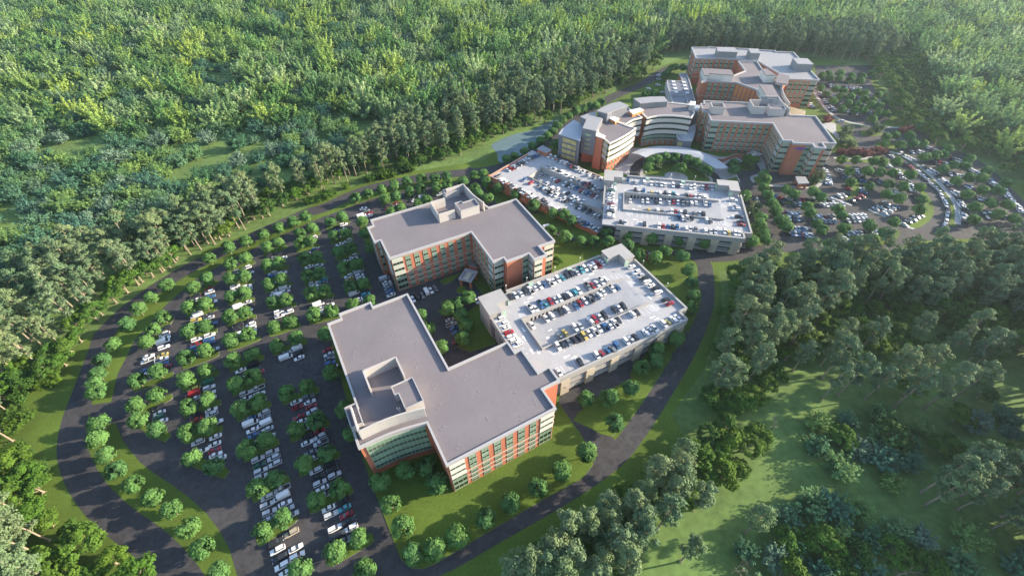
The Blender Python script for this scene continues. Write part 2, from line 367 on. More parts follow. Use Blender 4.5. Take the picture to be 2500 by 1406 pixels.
# ------------------------------------------------------------------ building parts
WCACHE = {}
def window_mesh(wd, ht, kind):
    k = (round(wd, 1), round(ht, 1), kind)
    if k in WCACHE: return WCACHE[k]
    b = MB(); gl = MT['glassg']; dk = MT['glassd']; mu = MT['mull']
    if kind == 'warm': gl = MT['yglass']
    b.box(-wd / 2, wd / 2, -0.05, 0.05, 0, ht, gl)
    if kind == 'tall':
        for f0, f1 in ((0.27, 0.37), (0.66, 0.76)): b.box(-wd / 2 + .06, wd / 2 - .06, 0.05, 0.075, ht * f0, ht * f1, dk)
    elif kind == 'curtain':
        n = max(1, round(ht / 4.0))
        for i in range(n): b.box(-wd / 2 + .06, wd / 2 - .06, 0.05, 0.075, ht * (i + .30) / n, ht * (i + .62) / n, dk)
    elif kind == 'small': b.box(-wd / 2 + .06, wd / 2 - .06, 0.05, 0.075, ht * .06, ht * .34, dk)
    nx = max(2, round(wd / 1.3))
    for i in range(nx + 1):
        x = -wd / 2 + wd * i / nx; b.box(x - .045, x + .045, 0.05, 0.11, 0, ht, mu)
    nz = max(1, round(ht / 1.9))
    for i in range(nz + 1):
        z = ht * i / nz; b.box(-wd / 2, wd / 2, 0.052, 0.10, max(0, z - .04), min(ht, z + .04), mu)
    WCACHE[k] = b.mesh('window'); return WCACHE[k]
def louver_mesh(wd, ht, dark):
    k = (round(wd, 1), round(ht, 1), 'L%d' % dark)
    if k in WCACHE: return WCACHE[k]
    b = MB(); b.box(-wd / 2, wd / 2, -0.05, 0.10, 0, ht, MT['glassg'])
    zc = ht * .42; nfl = 3; fh = (ht - zc) / nfl
    for i in range(nfl):
        b.box(-wd / 2 + .05, wd / 2 - .05, .10, .13, zc + fh * i + .02, zc + fh * (i + .30), MT['glassd'])
        for j in range(4):
            z = zc + fh * (i + .38 + .155 * j); b.box(-wd / 2 - .15, wd / 2 + .15, .12, .42, z, z + .11, MT['slat'])
    for i in range(2): b.box(-wd / 2 + .05, wd / 2 - .05, .10, .13, zc * (.12 + .42 * i), zc * (.34 + .42 * i), MT['glassd'])
    for i in range(4):
        x = -wd / 2 + wd * i / 3; b.box(x - .05, x + .05, .10, .17, 0, ht, MT['mull'])
    WCACHE[k] = b.mesh('louver_screen'); return WCACHE[k]
class Wall:
    """a straight wall from p to q with the building on its inner side; places parts by distance along it"""
    def __init__(self, root, p, q, outw):
        self.root = root; self.p = Vector(p); self.q = Vector(q); self.L = (self.q - self.p).length
        self.d = (self.q - self.p).normalized(); n = Vector((-self.d.y, self.d.x))
        if n.dot(outw) < 0: n = -n
        self.n = n; self.ang = math.atan2(-n.x, n.y)
    def put(self, me, s, z, off=0.06):
        c = self.p + self.d * s + self.n * off
        return link(me.name.split('.')[0], me, self.root, (c.x, c.y, z), self.ang)
    def window(self, s, z0, z1, wd, kind='tall'): return self.put(window_mesh(wd, z1 - z0, kind), s, z0)
    def louver(self, s, z0, z1, wd): return self.put(louver_mesh(wd, z1 - z0, 0), s, z0)
    def band(self, s0, s1, z0, z1, name='stone_band', m=None, t=0.16):
        b = MB(); a = self.p + self.d * s0 + self.n * t / 2; c = self.p + self.d * s1 + self.n * t / 2
        b.bar(a, c, t, z0, z1, m or MT['stone']); return b.build(name, self.root)
    def faces(self, lim=-0.15):
        m = (self.p + self.q) / 2; v = Vector((0, 0)) - m
        return v.normalized().dot(self.n) > lim
def shell(root, outline, z0, ztop, wallm, roofm=None, par=1.3, fasc=None, over=0.45, deckdrop=0.9, fname='parapet'):
    """walls, roof deck and parapet of a flat-roofed block; outline is the parapet's outer edge"""
    inner = offset(outline, -over)
    b = MB(); b.prism(inner, z0, ztop - par + .05, wallm, wallm); b.build('wall', root)
    b = MB(); b.prism(offset(outline, -.9), ztop - par + .06, ztop - deckdrop, roofm or MT['roof']); b.build('roof', root)
    o = outline; i2 = offset(outline, -.75); f = MB(); n = len(o); fm = fasc or MT['fascia']
    for k in range(n):
        j = (k + 1) % n
        a, c, d, e = o[k], o[j], i2[j], i2[k]
        zt, zb = ztop, ztop - par
        f.face([(*a, zb), (*c, zb), (*c, zt), (*a, zt)], fm); f.face([(*e, zt), (*a, zt), (*c, zt), (*d, zt)], fm)
        f.face([(*d, zb), (*e, zb), (*e, zt), (*d, zt)], fm); f.face([(*a, zb), (*e, zb), (*d, zb), (*c, zb)], fm)
    f.build(fname, root); return inner
def out_of(poly, i):
    """outward normal of edge i of poly"""
    s = 1 if area(poly) > 0 else -1
    a = Vector(poly[i]); b = Vector(poly[(i + 1) % len(poly)]); e = (b - a).normalized()
    return Vector((e.y, -e.x)) * s

ROOFT = 22.3
def medical_block(name, label, origin, av, bv, s, La, sign=False):
    root = empty(name, (0, 0, 0)); tag(root, label, 'building')
    av = Vector(av) * s; bv = Vector(bv) * s; O = Vector(origin)
    T = lambda a, b: tuple(O + av * a + bv * b)
    cv = [(14.3 + (16.8 - 14.3) * t - 0.85 * math.sin(math.pi * t), 37.4 + (15.2 - 37.4) * t) for t in [i / 8 for i in range(9)]]
    P = [(0, 0), (-La, 0), (-La, 15), (-La - 3, 15), (-La - 3, 28.5), (-La, 28.5), (-La, 33.8), (-0.5, 33.8), (-0.5, 37.4)] + cv + \
        [(33.2, 15.2), (33.2, -25.2), (24.6, -25.2), (24.6, -32.3), (17.4, -32.3), (17.4, -27.5), (5.6, -27.5), (5.6, -24.6), (0, -24.6)]
    out = [T(*p) for p in P]
    inn = shell(root, out, 0, ROOFT, MT['brick'])
    n = len(P)
    def wall(i, j=None):
        j = (i + 1) % n if j is None else j
        return Wall(root, inn[i], inn[j], out_of(out, i))
    def floors(w_, c, wd=2.3, rows=True):
        w_.window(c, 11.3, 20.2, wd, 'tall')
        if rows:
            w_.window(c, 7.4, 9.9, wd, 'small'); w_.window(c, 4.2, 6.4, wd, 'small'); w_.window(c, 0.7, 3.2, wd + .2, 'small')
    def bands(w_, s0, s1):
        for z in (10.15, 6.65, 3.45): w_.band(s0, s1, z, z + .5)
    iM = 8 + len(cv)          # index of the last curve point (16.8,15.2)
    # long inner facade
    w_ = wall(0); L = w_.L
    w_.louver(L - 3.0, 0.6, 20.9, 4.9)
    k = 8; c0 = 1.6
    for i in range(k): floors(w_, c0 + 1.0 + (L - 9.0 - c0) * i / (k - 1))
    bands(w_, 0.2, L - 5.9)
    # inner side of the short arm
    w_ = wall(n - 1); L = w_.L
    w_.louver(2.7, 0.6, 20.9, 4.6)
    for i in range(5): floors(w_, 7.4 + (L - 9.2) * i / 4, 1.9)
    bands(w_, 5.4, L - .2)
    # ends of the short arm
    w_ = wall(n - 2); wall_e = wall(n - 2)
    iA = iM + 2               # (33.2,-25.2)
    w_ = wall(iA); w_.louver(2.8, 0.6, 20.9, 4.8)
    w_ = wall(iA + 1); w_.louver(w_.L - 2.2, 0.6, 20.9, 3.6) if False else None
    w_ = wall(iA + 2); w_.louver(w_.L - 2.2, 0.6, 20.9, 3.9)
    w_ = wall(iA + 3); w_.louver(w_.L / 2, 0.6, 20.9, max(2.0, w_.L - 1.2))
    w_ = wall(iA + 4); w_.window(1.9, 1.0, 20.3, 2.9, 'curtain')
    if sign:
        b = MB()
        for q in range(9):
            x = -3.1 + q * .72; b.box(x, x + .56, 0, .12, 1.0, 2.1 + (.2 if q in (0, 4, 6) else 0), MT['purple'])
        for q in range(5):
            x = -1.4 + q * .5; b.box(x, x + .36, 0, .1, .1, .55, MT['purple'])
        w_.put(b.mesh('wall_sign'), w_.L * .52, 17.0)
    w_ = wall(iA + 6); w_.louver(w_.L / 2 + .1, 0.6, 20.9, w_.L - .9)
    # outer side of the short arm
    w_ = wall(iM + 1); L = w_.L
    w_.louver(3.0, 0.6, 20.9, 5.0); w_.louver(L - 3.0, 0.6, 20.9, 5.0)
    for i in range(6): floors(w_, 8.4 + (L - 16.8) * i / 5, 2.4)
    bands(w_, 5.8, L - 5.8)
    # left end
    w_ = wall(2)
    b = MB(); b.box(-.75, .75, -.05, .1, 0, 17.5, MT['glassg'])
    for z in (3.2, 8.2, 13.2): b.box(-.7, .7, .1, .13, z, z + 1.3, MT['glassd'])
    for z in np.arange(9.9, 17.2, .55): b.box(-.75, .3, .1, .35, z, z + .16, MT['slat'])
    w_.put(b.mesh('louver_screen'), w_.L / 2, 3.2)
    w_ = wall(1)
    w_.louver(w_.L - 3.0, 0.6, 20.9, 4.6) if False else w_.louver(3.0, 0.6, 20.9, 4.9)
    for i in range(3): floors(w_, 8 + i * 3.0, 1.5, False)
    w_ = wall(3)
    for i in range(3): floors(w_, 2.4 + i * 4.0, 2.0)
    # curved glass front
    cur = [Vector(inn[9 + i]) for i in range(9 - 0)]
    cl = cur
    b = MB(); on = out_of(out, 12)
    tot = sum((cl[i + 1] - cl[i]).length for i in range(len(cl) - 1))
    def at(t):
        q = t * tot
        for i in range(len(cl) - 1):
            l = (cl[i + 1] - cl[i]).length
            if q <= l or i == len(cl) - 2: return cl[i] + (cl[i + 1] - cl[i]) * (q / l)
            q -= l
    N = 14; t0, t1 = .08, .95
    for i in range(N):
        p = at(t0 + (t1 - t0) * i / N) + on * .18; q = at(t0 + (t1 - t0) * (i + 1) / N) + on * .18
        b.bar(p, q, .2, 3.9, 20.3, MT['glassg'])
        for z in (16.9, 13.0, 9.0, 5.0):
            b.bar(p + on * .02, q + on * .02, .2, z, z + 1.15, MT['glassd'])
        b.bar(p - (q - p).normalized() * .05 + on * .06, p + (q - p).normalized() * .05 + on * .06, .24, 3.9, 20.3, MT['mull'])
    for z in (20.25, 17.45, 13.55, 9.55, 5.55, 3.85):
        for i in range(N):
            p = at(t0 + (t1 - t0) * i / N) + on * .2; q = at(t0 + (t1 - t0) * (i + 1) / N) + on * .2
            b.bar(p, q, .24, z, z + .09, MT['mull'])
    b.build('curtain_wall', root)
    # rooftop screen walls and plant room
    b = MB(); th = .55; z0, z1 = ROOFT - .9, 26.6
    cur2 = [(13.7 - 0.9 * math.sin(math.pi * t) - 2.4 * t, 14.2 + 21.2 * t) for t in [i / 7 for i in range(8)]]
    segs = [[(-10.6, 27.6), (-10.6, 15.6), (-2.0, 15.6)], [(-10.6, 27.6), (-2.6, 27.6)], cur2, [(cur2[-1][0], cur2[-1][1]), (1.0, 35.2)]]
    for grp in (segs[:2], segs[2:]):
        b = MB()
        for sg in grp:
            for i in range(len(sg) - 1): b.bar(T(*sg[i]), T(*sg[i + 1]), th, z0, z1, MT['screen'])
        b.build('roof_screen', root)
    bx = [T(0.4, 13.4), T(10.8, 13.4), T(10.8, 19.6), T(4.0, 19.6), T(4.0, 21.0), T(0.4, 21.0)]
    b = MB(); b.prism(bx, z0, 25.9, MT['screen'], MT['roof']); b.build('plant_room', root)
    b = MB(); nn = len(bx); i2 = offset(bx, -.35)
    for i in range(nn): b.bar(bx[i], bx[(i + 1) % nn], .3, 25.9, 26.5, MT['fascia'])
    b.build('plant_room_parapet', root)
    b = MB(); b.prism([T(-0.2, 33.4), T(8.0, 33.4), T(8.0, 37.1), T(-0.2, 37.1)], z0, 24.6, MT['screen'], MT['roof'])
    for p, q in (((-0.2, 33.4), (8, 33.4)), ((8, 33.4), (8, 37.1)), ((8, 37.1), (-.2, 37.1)), ((-.2, 37.1), (-.2, 33.4))): b.bar(T(*p), T(*q), .35, 24.6, 25.2, MT['fascia'])
    b.build('stair_head', root)
    b = MB(); p = T(9.5, 21.6)
    for x in (-.4, .4): b.tube((p[0] + x, p[1], z0), (p[0] + x, p[1], 26.8), .07, .07, MT['metal'], 5)
    for z in range(7): b.tube((p[0] - .4, p[1], z0 + .6 + z * .6), (p[0] + .4, p[1], z0 + .6 + z * .6), .05, .05, MT['metal'], 5)
    b.build('roof_ladder', root)
    vm = MB(); vm.tube((0, 0, 0), (0, 0, .3), .1, .1, MT['fascia'], 7); vm.tube((0, 0, .3), (0, 0, .4), .2, .17, MT['fascia'], 7); vm = vm.mesh('roof_vent')
    rv = random.Random(3)
    spots = [(-36, 6), (-36, 24), (-27, 12), (-25, 28), (-18, 5), (-16, 20), (-8, 9), (4, 6), (12, 8), (20, 11), (28, 9), (6, -4), (14, -6), (24, -4), (29, -14), (8, -17), (19, -18), (27, -21)]
    for a, bb in spots:
        for k in range(2):
            q = T(a + rv.uniform(-.6, .6) + k * 1.3, bb + rv.uniform(-.6, .6) + k * 1.1)
            link('roof_vent', vm, root, (q[0], q[1], z0)).scale = (.7, .7, .7)
    return root, T
def rot(d): return (math.cos(R(d)), math.sin(R(d))), (-math.sin(R(d)), math.cos(R(d)))
def fr(d, u, v):
    U, V = rot(d); return (U[0] * u + V[0] * v, U[1] * u + V[1] * v)
U, V = rot(28.4)
A_root, AT = medical_block('office_building', 'nearest brick office block, with grey roof and curved green glass front',
    fr(28.4, 25.2, 96.1), (-V[0], -V[1]), (-U[0], -U[1]), 1.0, 43.4)
U, V = rot(26.7)
B_root, BT = medical_block('office_building', 'second brick office block with entrance canopy in its inner corner, behind the front block',
    fr(26.7, 61.45, 165.5), U, V, .985, 41.6)
U, V = rot(-8.1)
C_root, CT = medical_block('hospital_building', 'brick hospital block with a purple wall sign facing the curved car park',
    fr(-8.1, 131.0, 306.7), U, V, .945, 41.5, True)
# second small screened plant box on the hospital block's roof
b = MB()
sg = [(-39.5, 20.6), (-31, 20.6), (-31, 12.4), (-39.5, 12.4), (-39.5, 20.6)]
for i in range(4): b.bar(CT(*sg[i]), CT(*sg[i + 1]), .5, 21.4, 26.4, MT['screen'])
b.build('roof_screen', C_root)

def entry_canopy(root, c, ang, wd, dp, z, label=None):
    """flat entrance canopy with open ribs on four brick piers, a part of its building"""
    b = MB(); ca, sa = math.cos(ang), math.sin(ang)
    Q = lambda x, y: (c[0] + x * ca - y * sa, c[1] + x * sa + y * ca)
    h = wd / 2; d = dp / 2
    for (x0, x1, y0, y1) in ((-h, h, -d, -d + .8), (-h, h, d - 2.0, d), (-h, -h + .7, -d + .8, d - 2), (h - .7, h, -d + .8, d - 2), (-h + 1.9, -h + 2.3, -d + .8, d - 2), (h - 2.3, h - 1.9, -d + .8, d - 2)):
        b.prism([Q(x0, y0), Q(x1, y0), Q(x1, y1), Q(x0, y1)], z - .7, z, MT['fascia'])
    b.prism([Q(-h + .7, -d + .8), Q(-h + 1.9, -d + .8), Q(-h + 1.9, d - 2), Q(-h + .7, d - 2)], z - .6, z - .35, MT['lroof'])
    b.prism([Q(h - 1.9, -d + .8), Q(h - .7, -d + .8), Q(h - .7, d - 2), Q(h - 1.9, d - 2)], z - .6, z - .35, MT['lroof'])
    b.prism([Q(-h + 2.3, -d + .8), Q(h - 2.3, -d + .8), Q(h - 2.3, d - 2), Q(-h + 2.3, d - 2)], z - .6, z - .3, MT['wood'])
    o = b.build('entrance_canopy', root)
    for x in (-h + .9, h - .9):
        for y in (-d + .9, d - .9):
            p = MB(); p.prism([Q(x - .55, y - .55), Q(x + .55, y - .55), Q(x + .55, y + .55), Q(x - .55, y + .55)], 0, z - .7, MT['brick']); p.build('pier', o)
    return o
U, V = rot(26.7)
def canopy_at(root, c):
    f = (Vector(c[0]) + Vector(c[1])) / 2; bk = (Vector(c[2]) + Vector(c[3])) / 2; mid = (f + bk) / 2
    d = Vector(c[1]) - Vector(c[0]); entry_canopy(root, tuple(mid), math.atan2(d.y, d.x), d.length, (bk - f).length, 5.2)
canopy_at(B_root, ZP((1090, 630), 15.62, [(470, 790), (965, 925), (1190, 490), (700, 385)], 5.2))
b = MB(); b.prism(ZP((1090, 630), 15.62, [(845, 220), (1010, 160), (1180, 360), (1060, 345), (910, 305)], 5.5), 0, 5.5, MT['brick'], MT['gpanel']); b.build('entrance_lobby', B_root)
canopy_at(C_root, ZP((1640, 220), 7.03, [(1280, 1100), (1430, 1170), (1555, 1092), (1405, 1035)], 5.2))
# portico on the sign end of the hospital block
q = ZP((1850, 280), 7.81, [(715, 1180), (910, 1185), (985, 1310), (770, 1320)], 4.6)
b = MB(); b.prism(q, 4.0, 4.7, MT['lroof']); pt = b.build('portico_roof', C_root)
for (x, y) in offset(q, -1.1):
    b = MB(); b.box(x - .5, x + .5, y - .5, y + .5, 0, 4.0, MT['brick']); b.build('pier', pt)
b = MB(); m_ = offset(q, -2.6); b.prism(m_, 0, 3.9, MT['orange']); b.build('portico_porch', C_root)
# curved low brick garden wall by the hospital block
b = MB(); gw = smooth(ZP((1640, 220), 7.03, [(780, 1185), (880, 1180), (980, 1140), (1090, 1100), (1200, 1110), (1290, 1130)], 2.5), 4)
for i in range(len(gw) - 1): b.bar(gw[i], gw[i + 1], .5, 0, 2.6, MT['brick'], MT['stone'])
tag(b.build('garden_wall'), 'curved brick garden wall with stone cap between the long canopy and hospital block', 'wall')

# ------------------------------------------------------------------ parking garages
def garage(name, label, X, sz):
    """concrete deck garage in its own (u, v) frame; X maps (u, v) to world, heights scaled by sz"""
    root = empty(name); tag(root, label, 'parking garage')
    D, PT, TT = 10.8 * sz, 12.0 * sz, 15.0 * sz
    pl = lambda *p: [X(*q) for q in p]
    b = MB()
    b.prism(pl((51, 81), (57, 81), (57, 80.5), (122.8, 80.5), (122.8, 85.6), (127.3, 85.6), (127.3, 130.3), (51, 130.3)), 0, D - 3.9 * sz, MT['gshade'])  # solid dark filling painted as the shade behind the open gaps
    b.prism(pl((51, 81), (57, 81), (57, 80.5), (122.8, 80.5), (122.8, 85.6), (127.3, 85.6), (127.3, 95)), D - 3.8 * sz, D - .9, MT['gshade'])
    b.prism(pl((51, 113.4), (127.3, 113.4), (127.3, 130.3), (51, 130.3)), D - 3.8 * sz, D - .9, MT['gshade'])
    b.prism(pl((51, 95.1), (60.8, 95.1), (60.8, 113.3), (51, 113.3)), D - 3.8 * sz, D - .9, MT['gshade']); b.build('shade_core', root)
    b = MB()
    for q in (((50.2, 112.8), (127.3, 112.8), (127.3, 130.6), (50.2, 130.6)), ((56.5, 80), (123.2, 80), (123.2, 95.3), (56.5, 95.3)), ((50.2, 95.3), (61, 95.3), (61, 112.8), (50.2, 112.8)),
              ((115, 95.3), (127.3, 95.3), (127.3, 112.8), (115, 112.8)), ((123.2, 85.2), (127.3, 85.2), (127.3, 95.3), (123.2, 95.3)), ((50.2, 80.4), (56.5, 80.4), (56.5, 95.3), (50.2, 95.3))):
        b.prism(pl(*q), D - .8, D, MT['deck'])
    lo = D - 3.5 * sz
    a0, a1, a2, a3 = pl((61, 95.3), (115, 95.3), (115, 112.8), (61, 112.8))
    b.face([(*a0, lo), (*a1, D), (*a2, D), (*a3, lo)], MT['deck'])
    b.build('parking_deck', root)
    b = MB(); wt = PT - .1
    b.bar(X(61, 95.1), X(115.3, 95.1), .45, lo - .5, wt, MT['gwall'])
    b.bar(X(61.2, 95.3), X(61.2, 112.8), .45, lo - .5, wt, MT['gwall'])
    b.build('ramp_wall', root)
    # pierced ramp wall: solid top and bottom with square openings between posts
    b = MB(); b.bar(X(61, 113), X(114.8, 113), .5, wt - .9, wt, MT['gwall']); b.bar(X(61, 113), X(65.5, 113), .5, lo - .5, wt - .9, MT['gwall'])
    b.bar(X(96, 113), X(114.8, 113), .5, lo - .5, wt - .9, MT['gwall'])
    for i in range(16): b.bar(X(65.5 + i * 1.95 + 1.05, 113), X(65.5 + i * 1.95 + 1.95, 113), .5, lo - .5, wt - .9, MT['gwall'])
    b.bar(X(65.5, 113.2), X(96, 113.2), .12, lo - .5, wt - .95, MT['gshade'])  # dark sheet behind the openings, shade put into its colour
    b.build('pierced_ramp_wall', root)
    # outer walls: parapet beam, spandrel bands, piers
    runs = [((57.8, 79.7), (123.6, 79.7)), ((123.6, 79.7), (123.6, 84.7)), ((123.6, 84.7), (127.9, 84.7)), ((127.9, 84.7), (127.9, 121)), ((63, 131.0), (115, 131.0)), ((50, 98), (50, 119))]
    for (p, q) in runs:
        b = MB(); d = Vector((q[0] - p[0], q[1] - p[1])).normalized()
        b.bar(X(*p), X(*q), .9, D - 2.1 * sz, PT, MT['gwall']); b.build('parapet', root)
        for z in ((1.0, 2.3), (2.9, 3.6), (4.8, 6.1), (6.6, 7.3)):
            b = MB(); b.bar(X(*p), X(*q), .5 if z[1] - z[0] > 1 else .3, z[0] * sz, z[1] * sz, MT['gwall']); b.build('spandrel', root)
    for u in (62.5, 74.3, 86.2, 98.2, 109.8, 120.4):
        b = MB(); b.prism(pl((u - 2, 78.9), (u + 2, 78.9), (u + 2, 80.6), (u - 2, 80.6)), 0, 9.0 * sz, MT['pier']); o = b.build('pier', root)
        c = X(u, 78.8); b = MB(); b.box(c[0] - .22, c[0] + .22, c[1] - .22, c[1] + .22, 4.6 * sz, 5.3 * sz, MT['metal']); b.build('wall_lamp', o)
    for v in (88, 97, 106, 115):
        b = MB(); b.prism(pl((127.4, v - 1.6), (128.6, v - 1.6), (128.6, v + 1.6), (127.4, v + 1.6)), 0, 9 * sz, MT['pier']); b.build('pier', root)
    for v in (100, 109.5, 118):
        b = MB(); b.prism(pl((49.3, v - 1.3), (50.6, v - 1.3), (50.6, v + 1.3), (49.3, v + 1.3)), 0, 9 * sz, MT['gpanel']); b.build('pier', root)
    # stair towers
    for P in (((48.7, 118.7), (48.7, 130.7), (60, 130.7), (60, 123.4), (54.7, 123.4), (54.7, 118.7)), ((114.8, 124.9), (114.8, 130.9), (126.8, 130.9), (126.8, 120.1), (121.0, 120.1), (121.0, 124.9))):
        t = MB(); ins = offset(pl(*P), -.35)
        t.prism(ins, 0, TT - .5, MT['gwall']); o = t.build('stair_tower', root)
        t = MB(); t.prism(pl(*P), TT - .5, TT, MT['gwall']); t.build('tower_roof', o)
    for p, q in (((54.7, 118.5), (56.6, 118.5)), ((60.1, 123.4), (60.1, 125.6)), ((114.6, 124.9), (114.6, 127.5)), ((121, 119.9), (123, 119.9))):
        b = MB(); b.bar(X(*p), X(*q), .35, D, TT - 1.0, MT['glass_green']); b.build('stair_glazing', root)
    for u in (74, 95): 
        b = MB(); b.prism(pl((u, 129), (u + 2.2, 129), (u + 2.2, 130.5), (u, 130.5)), D, PT + .1, MT['glass_green']); b.build('glazed_kiosk', root)
    # painted arrows and hatched ends
    ar = MB(); ar.face([(-1.5, -.22, 0), (.3, -.22, 0), (.3, .22, 0), (-1.5, .22, 0)], MT['white']); ar.face([(.3, -.75, 0), (1.5, 0, 0), (.3, .75, 0)], MT['white'])
    am = ar.mesh('lane_arrow'); U = Vector(X(1, 0)) - Vector(X(0, 0)); base = math.atan2(U.y, U.x)
    for u, v, dr in ((68, 121.3, 180), (71, 122.8, 0), (100, 121.3, 180), (104, 122.8, 0), (68, 101.5, 180), (71, 104.5, 0), (68, 87.6, 180), (70.5, 86, 0), (112, 88, 180), (113, 86.4, 0),
                     (118.5, 114, 90), (121, 112, 270), (118.5, 98, 90), (121, 100, 270), (57.5, 104, 90), (59.5, 108, 270), (57, 96.5, 90), (59.2, 95, 270)):
        z = D if not (95.3 < v < 112.8 and 61 < u < 115) else lo + (D - lo) * (u - 61) / 54
        q = X(u, v); link('lane_arrow', am, root, (q[0], q[1], z + .03), base + R(dr))
    b = MB()
    def line(p, q, z, wd=.14):
        P = Vector(X(*p)); Q = Vector(X(*q)); d = (Q - P).normalized(); nn = Vector((-d.y, d.x)) * wd / 2
        b.face([(*(P + nn), z), (*(P - nn), z), (*(Q - nn), z), (*(Q + nn), z)], MT['white'])
    for u in np.arange(63.5, 114, 2.72):
        line((u, 125.3), (u, 130), D + .02); line((u, 80.4), (u, 85), D + .02)
        line((u + 2, 113.6), (u + 2, 118.2), D + .02) if u > 64 else None; line((u, 90.2), (u, 94.7), D + .02) if u > 66 else None
    for v in np.arange(96.5, 119, 2.72): line((50.8, v), (55.2, v), D + .02); line((122.6, v), (127, v), D + .02)
    for (u, v, sg) in ((61.3, 113.6, 1), (63, 94.5, -1), (113, 113.6, 1), (113.5, 94.5, -1), (115.6, 111, 0), (115.6, 93.8, 0)):
        for i in range(7):
            if sg: line((u + .5 * i, v), (u + .5 * i, v + sg * 4.2 * math.sqrt(max(.05, 1 - ((i - 3) / 3.6) ** 2))), D + .02)
            else: line((u, v - i * .6), (u + 3.4 * math.sqrt(max(.05, 1 - ((i - 3) / 3.6) ** 2)), v - i * .6), D + .02)
    b.build('bay_markings', root)['kind'] = 'stuff'
    lp = []
    for u, v in ((62.8, 130.9), (73.5, 130.9), (88.5, 130.9), (102.5, 130.9), (127.8, 115), (127.8, 98)): lp.append((X(u, v), PT))
    return root, lp
X1 = lambda u, v: fr(26.7, u, v)
s2 = complex(0.9857 * math.cos(R(-11.475)), 0.9857 * math.sin(R(-11.475)))
def X2(u, v):
    x, y = fr(26.7, u, v) if False else (u, v)
    z = s2 * complex(u, v) + complex(-15.25, 128.52); return (z.real, z.imag)
P1_root, lamps1 = garage('parking_garage', 'pale concrete parking garage joined to the front office block, cars on its roof', X1, 1.0)
P2_root, lamps2 = garage('parking_garage', 'pale concrete parking garage between the brick garage and the hospital forecourt', X2, .92)
def lamp_post(p, z, label, group):
    root = empty('lamp_post', (p[0], p[1], z)); tag(root, label, 'lamp post', group)
    b = MB(); b.tube((0, 0, 0), (0, 0, 3.4), .09, .07, MT['metal']); b.build('pole', root)
    b = MB(); b.tube((0, 0, 3.4), (0, 0, 3.75), .28, .2, MT['lamp'], 8); b.build('lamp', root)
for i, (p, z) in enumerate(lamps1):
    lamp_post(p, z, ['thin lamp post on the front garage parapet beside its left stair tower', 'thin lamp post on front garage rear parapet, facing the blank brick wall', 'thin lamp post on front garage rear parapet, midway along the row of cars', 'thin lamp post on front garage rear parapet nearest the right stair tower',
                     'thin lamp post on front garage right parapet near the stair tower', 'thin lamp post on front garage right parapet near its front corner'][i], 'lamp posts on the front garage')
for i, (p, z) in enumerate(lamps2):
    lamp_post(p, z, ['thin lamp post on rear garage parapet beside its left stair tower', 'thin lamp post on rear garage back parapet, left of the paved circle', 'thin lamp post on rear garage back parapet behind the paved circle', 'thin lamp post on rear garage back parapet beside the right stair tower',
                     'thin lamp post on rear garage right parapet near its stair tower', 'thin lamp post on rear garage right parapet near its front corner'][i], 'lamp posts on the rear garage')
# brick garage with two sunken ramps
P3_root = empty('parking_garage'); tag(P3_root, 'red brick walled parking garage with crowded roof deck beside the pond', 'parking garage')
O3 = Vector((-12.9, 250.2)); e3 = Vector((.759, -.651)); n3 = Vector((.651, .759))
X3 = lambda e, n: tuple(O3 + e3 * e + n3 * n)
def E3(x, y): v = Vector((x, y)) - O3; return v.dot(e3), v.dot(n3)
def z3(x, y):
    e, n = E3(x, y)
    if e > 18.3 and n < 14.7: return 7 - 5.2 * min(1, (e - 18.3) / 61)
    if e > 18.3 and n < 29: return 3.2 + 2.8 * min(1, (e - 18.3) / 56)
    return 7.0
b = MB()
def quad3(pts):
    n = 12; (e0, n0), (e1, n1) = pts
    for i in range(n):
        a, c = e0 + (e1 - e0) * i / n, e0 + (e1 - e0) * (i + 1) / n
        q = [X3(a, n0 + .01), X3(c, n0 + .01), X3(c, n1 - .01), X3(a, n1 - .01)]
        mid = [(Vector(q[0]) * .999 + Vector(q[2]) * .001), (Vector(q[1]) * .999 + Vector(q[3]) * .001)]
        zz = [z3(*X3(a + 1e-3, (n0 + n1) / 2)), z3(*X3(c - 1e-3, (n0 + n1) / 2))]
        b.face([(*q[0], zz[0]), (*q[1], zz[1]), (*q[2], zz[1]), (*q[3], zz[0])], MT['deck'])
quad3(((0, 0), (18.3, 29))); quad3(((0, 29), (68, 43))); quad3(((18.31, 0), (80, 14.7))); quad3(((18.31, 14.7), (76, 29)))
b.build('parking_deck', P3_root)
b = MB()
b.bar(X3(18.3, 29.2), X3(72, 29.2), .6, 2.5, 7.9, MT['gwall']); b.bar(X3(18.5, 14.7), X3(18.5, 29.2), .6, 2.5, 7.0, MT['gwall'])
for i in range(12):
    a, c = 18.3 + i * 4.9, 18.3 + (i + 1) * 4.9
    b.bar(X3(a, 14.7), X3(c, 14.7), .5, 0, max(z3(*X3(a, 10)), z3(*X3(a, 20))) + .9, MT['gwall'])
b.build('ramp_wall', P3_root)
for i in range(16):
    a, c = i * 5.0, (i + 1) * 5.0; z = z3(*X3((a + c) / 2, 3)) + .9
    b = MB(); b.bar(X3(a, 0), X3(c, 0), .7, 0, z, MT['brick'], MT['stone']); o = b.build('wall', P3_root)
    if z > 5:
        b = MB(); b.bar(X3(a + .9, -.28), X3(c - .4, -.28), .3, 2.0, 2.9, MT['stone']); b.bar(X3(a + .9, -.28), X3(c - .4, -.28), .3, 4.6, 5.5, MT['stone']); b.build('spandrel', o)
    if i % 3 == 0 and z > 3:
        b = MB(); b.prism([X3(a - .8, -.9), X3(a + .8, -.9), X3(a + .8, .2), X3(a - .8, .2)], 0, z + .35, MT['brick']); b.build('pier', o)
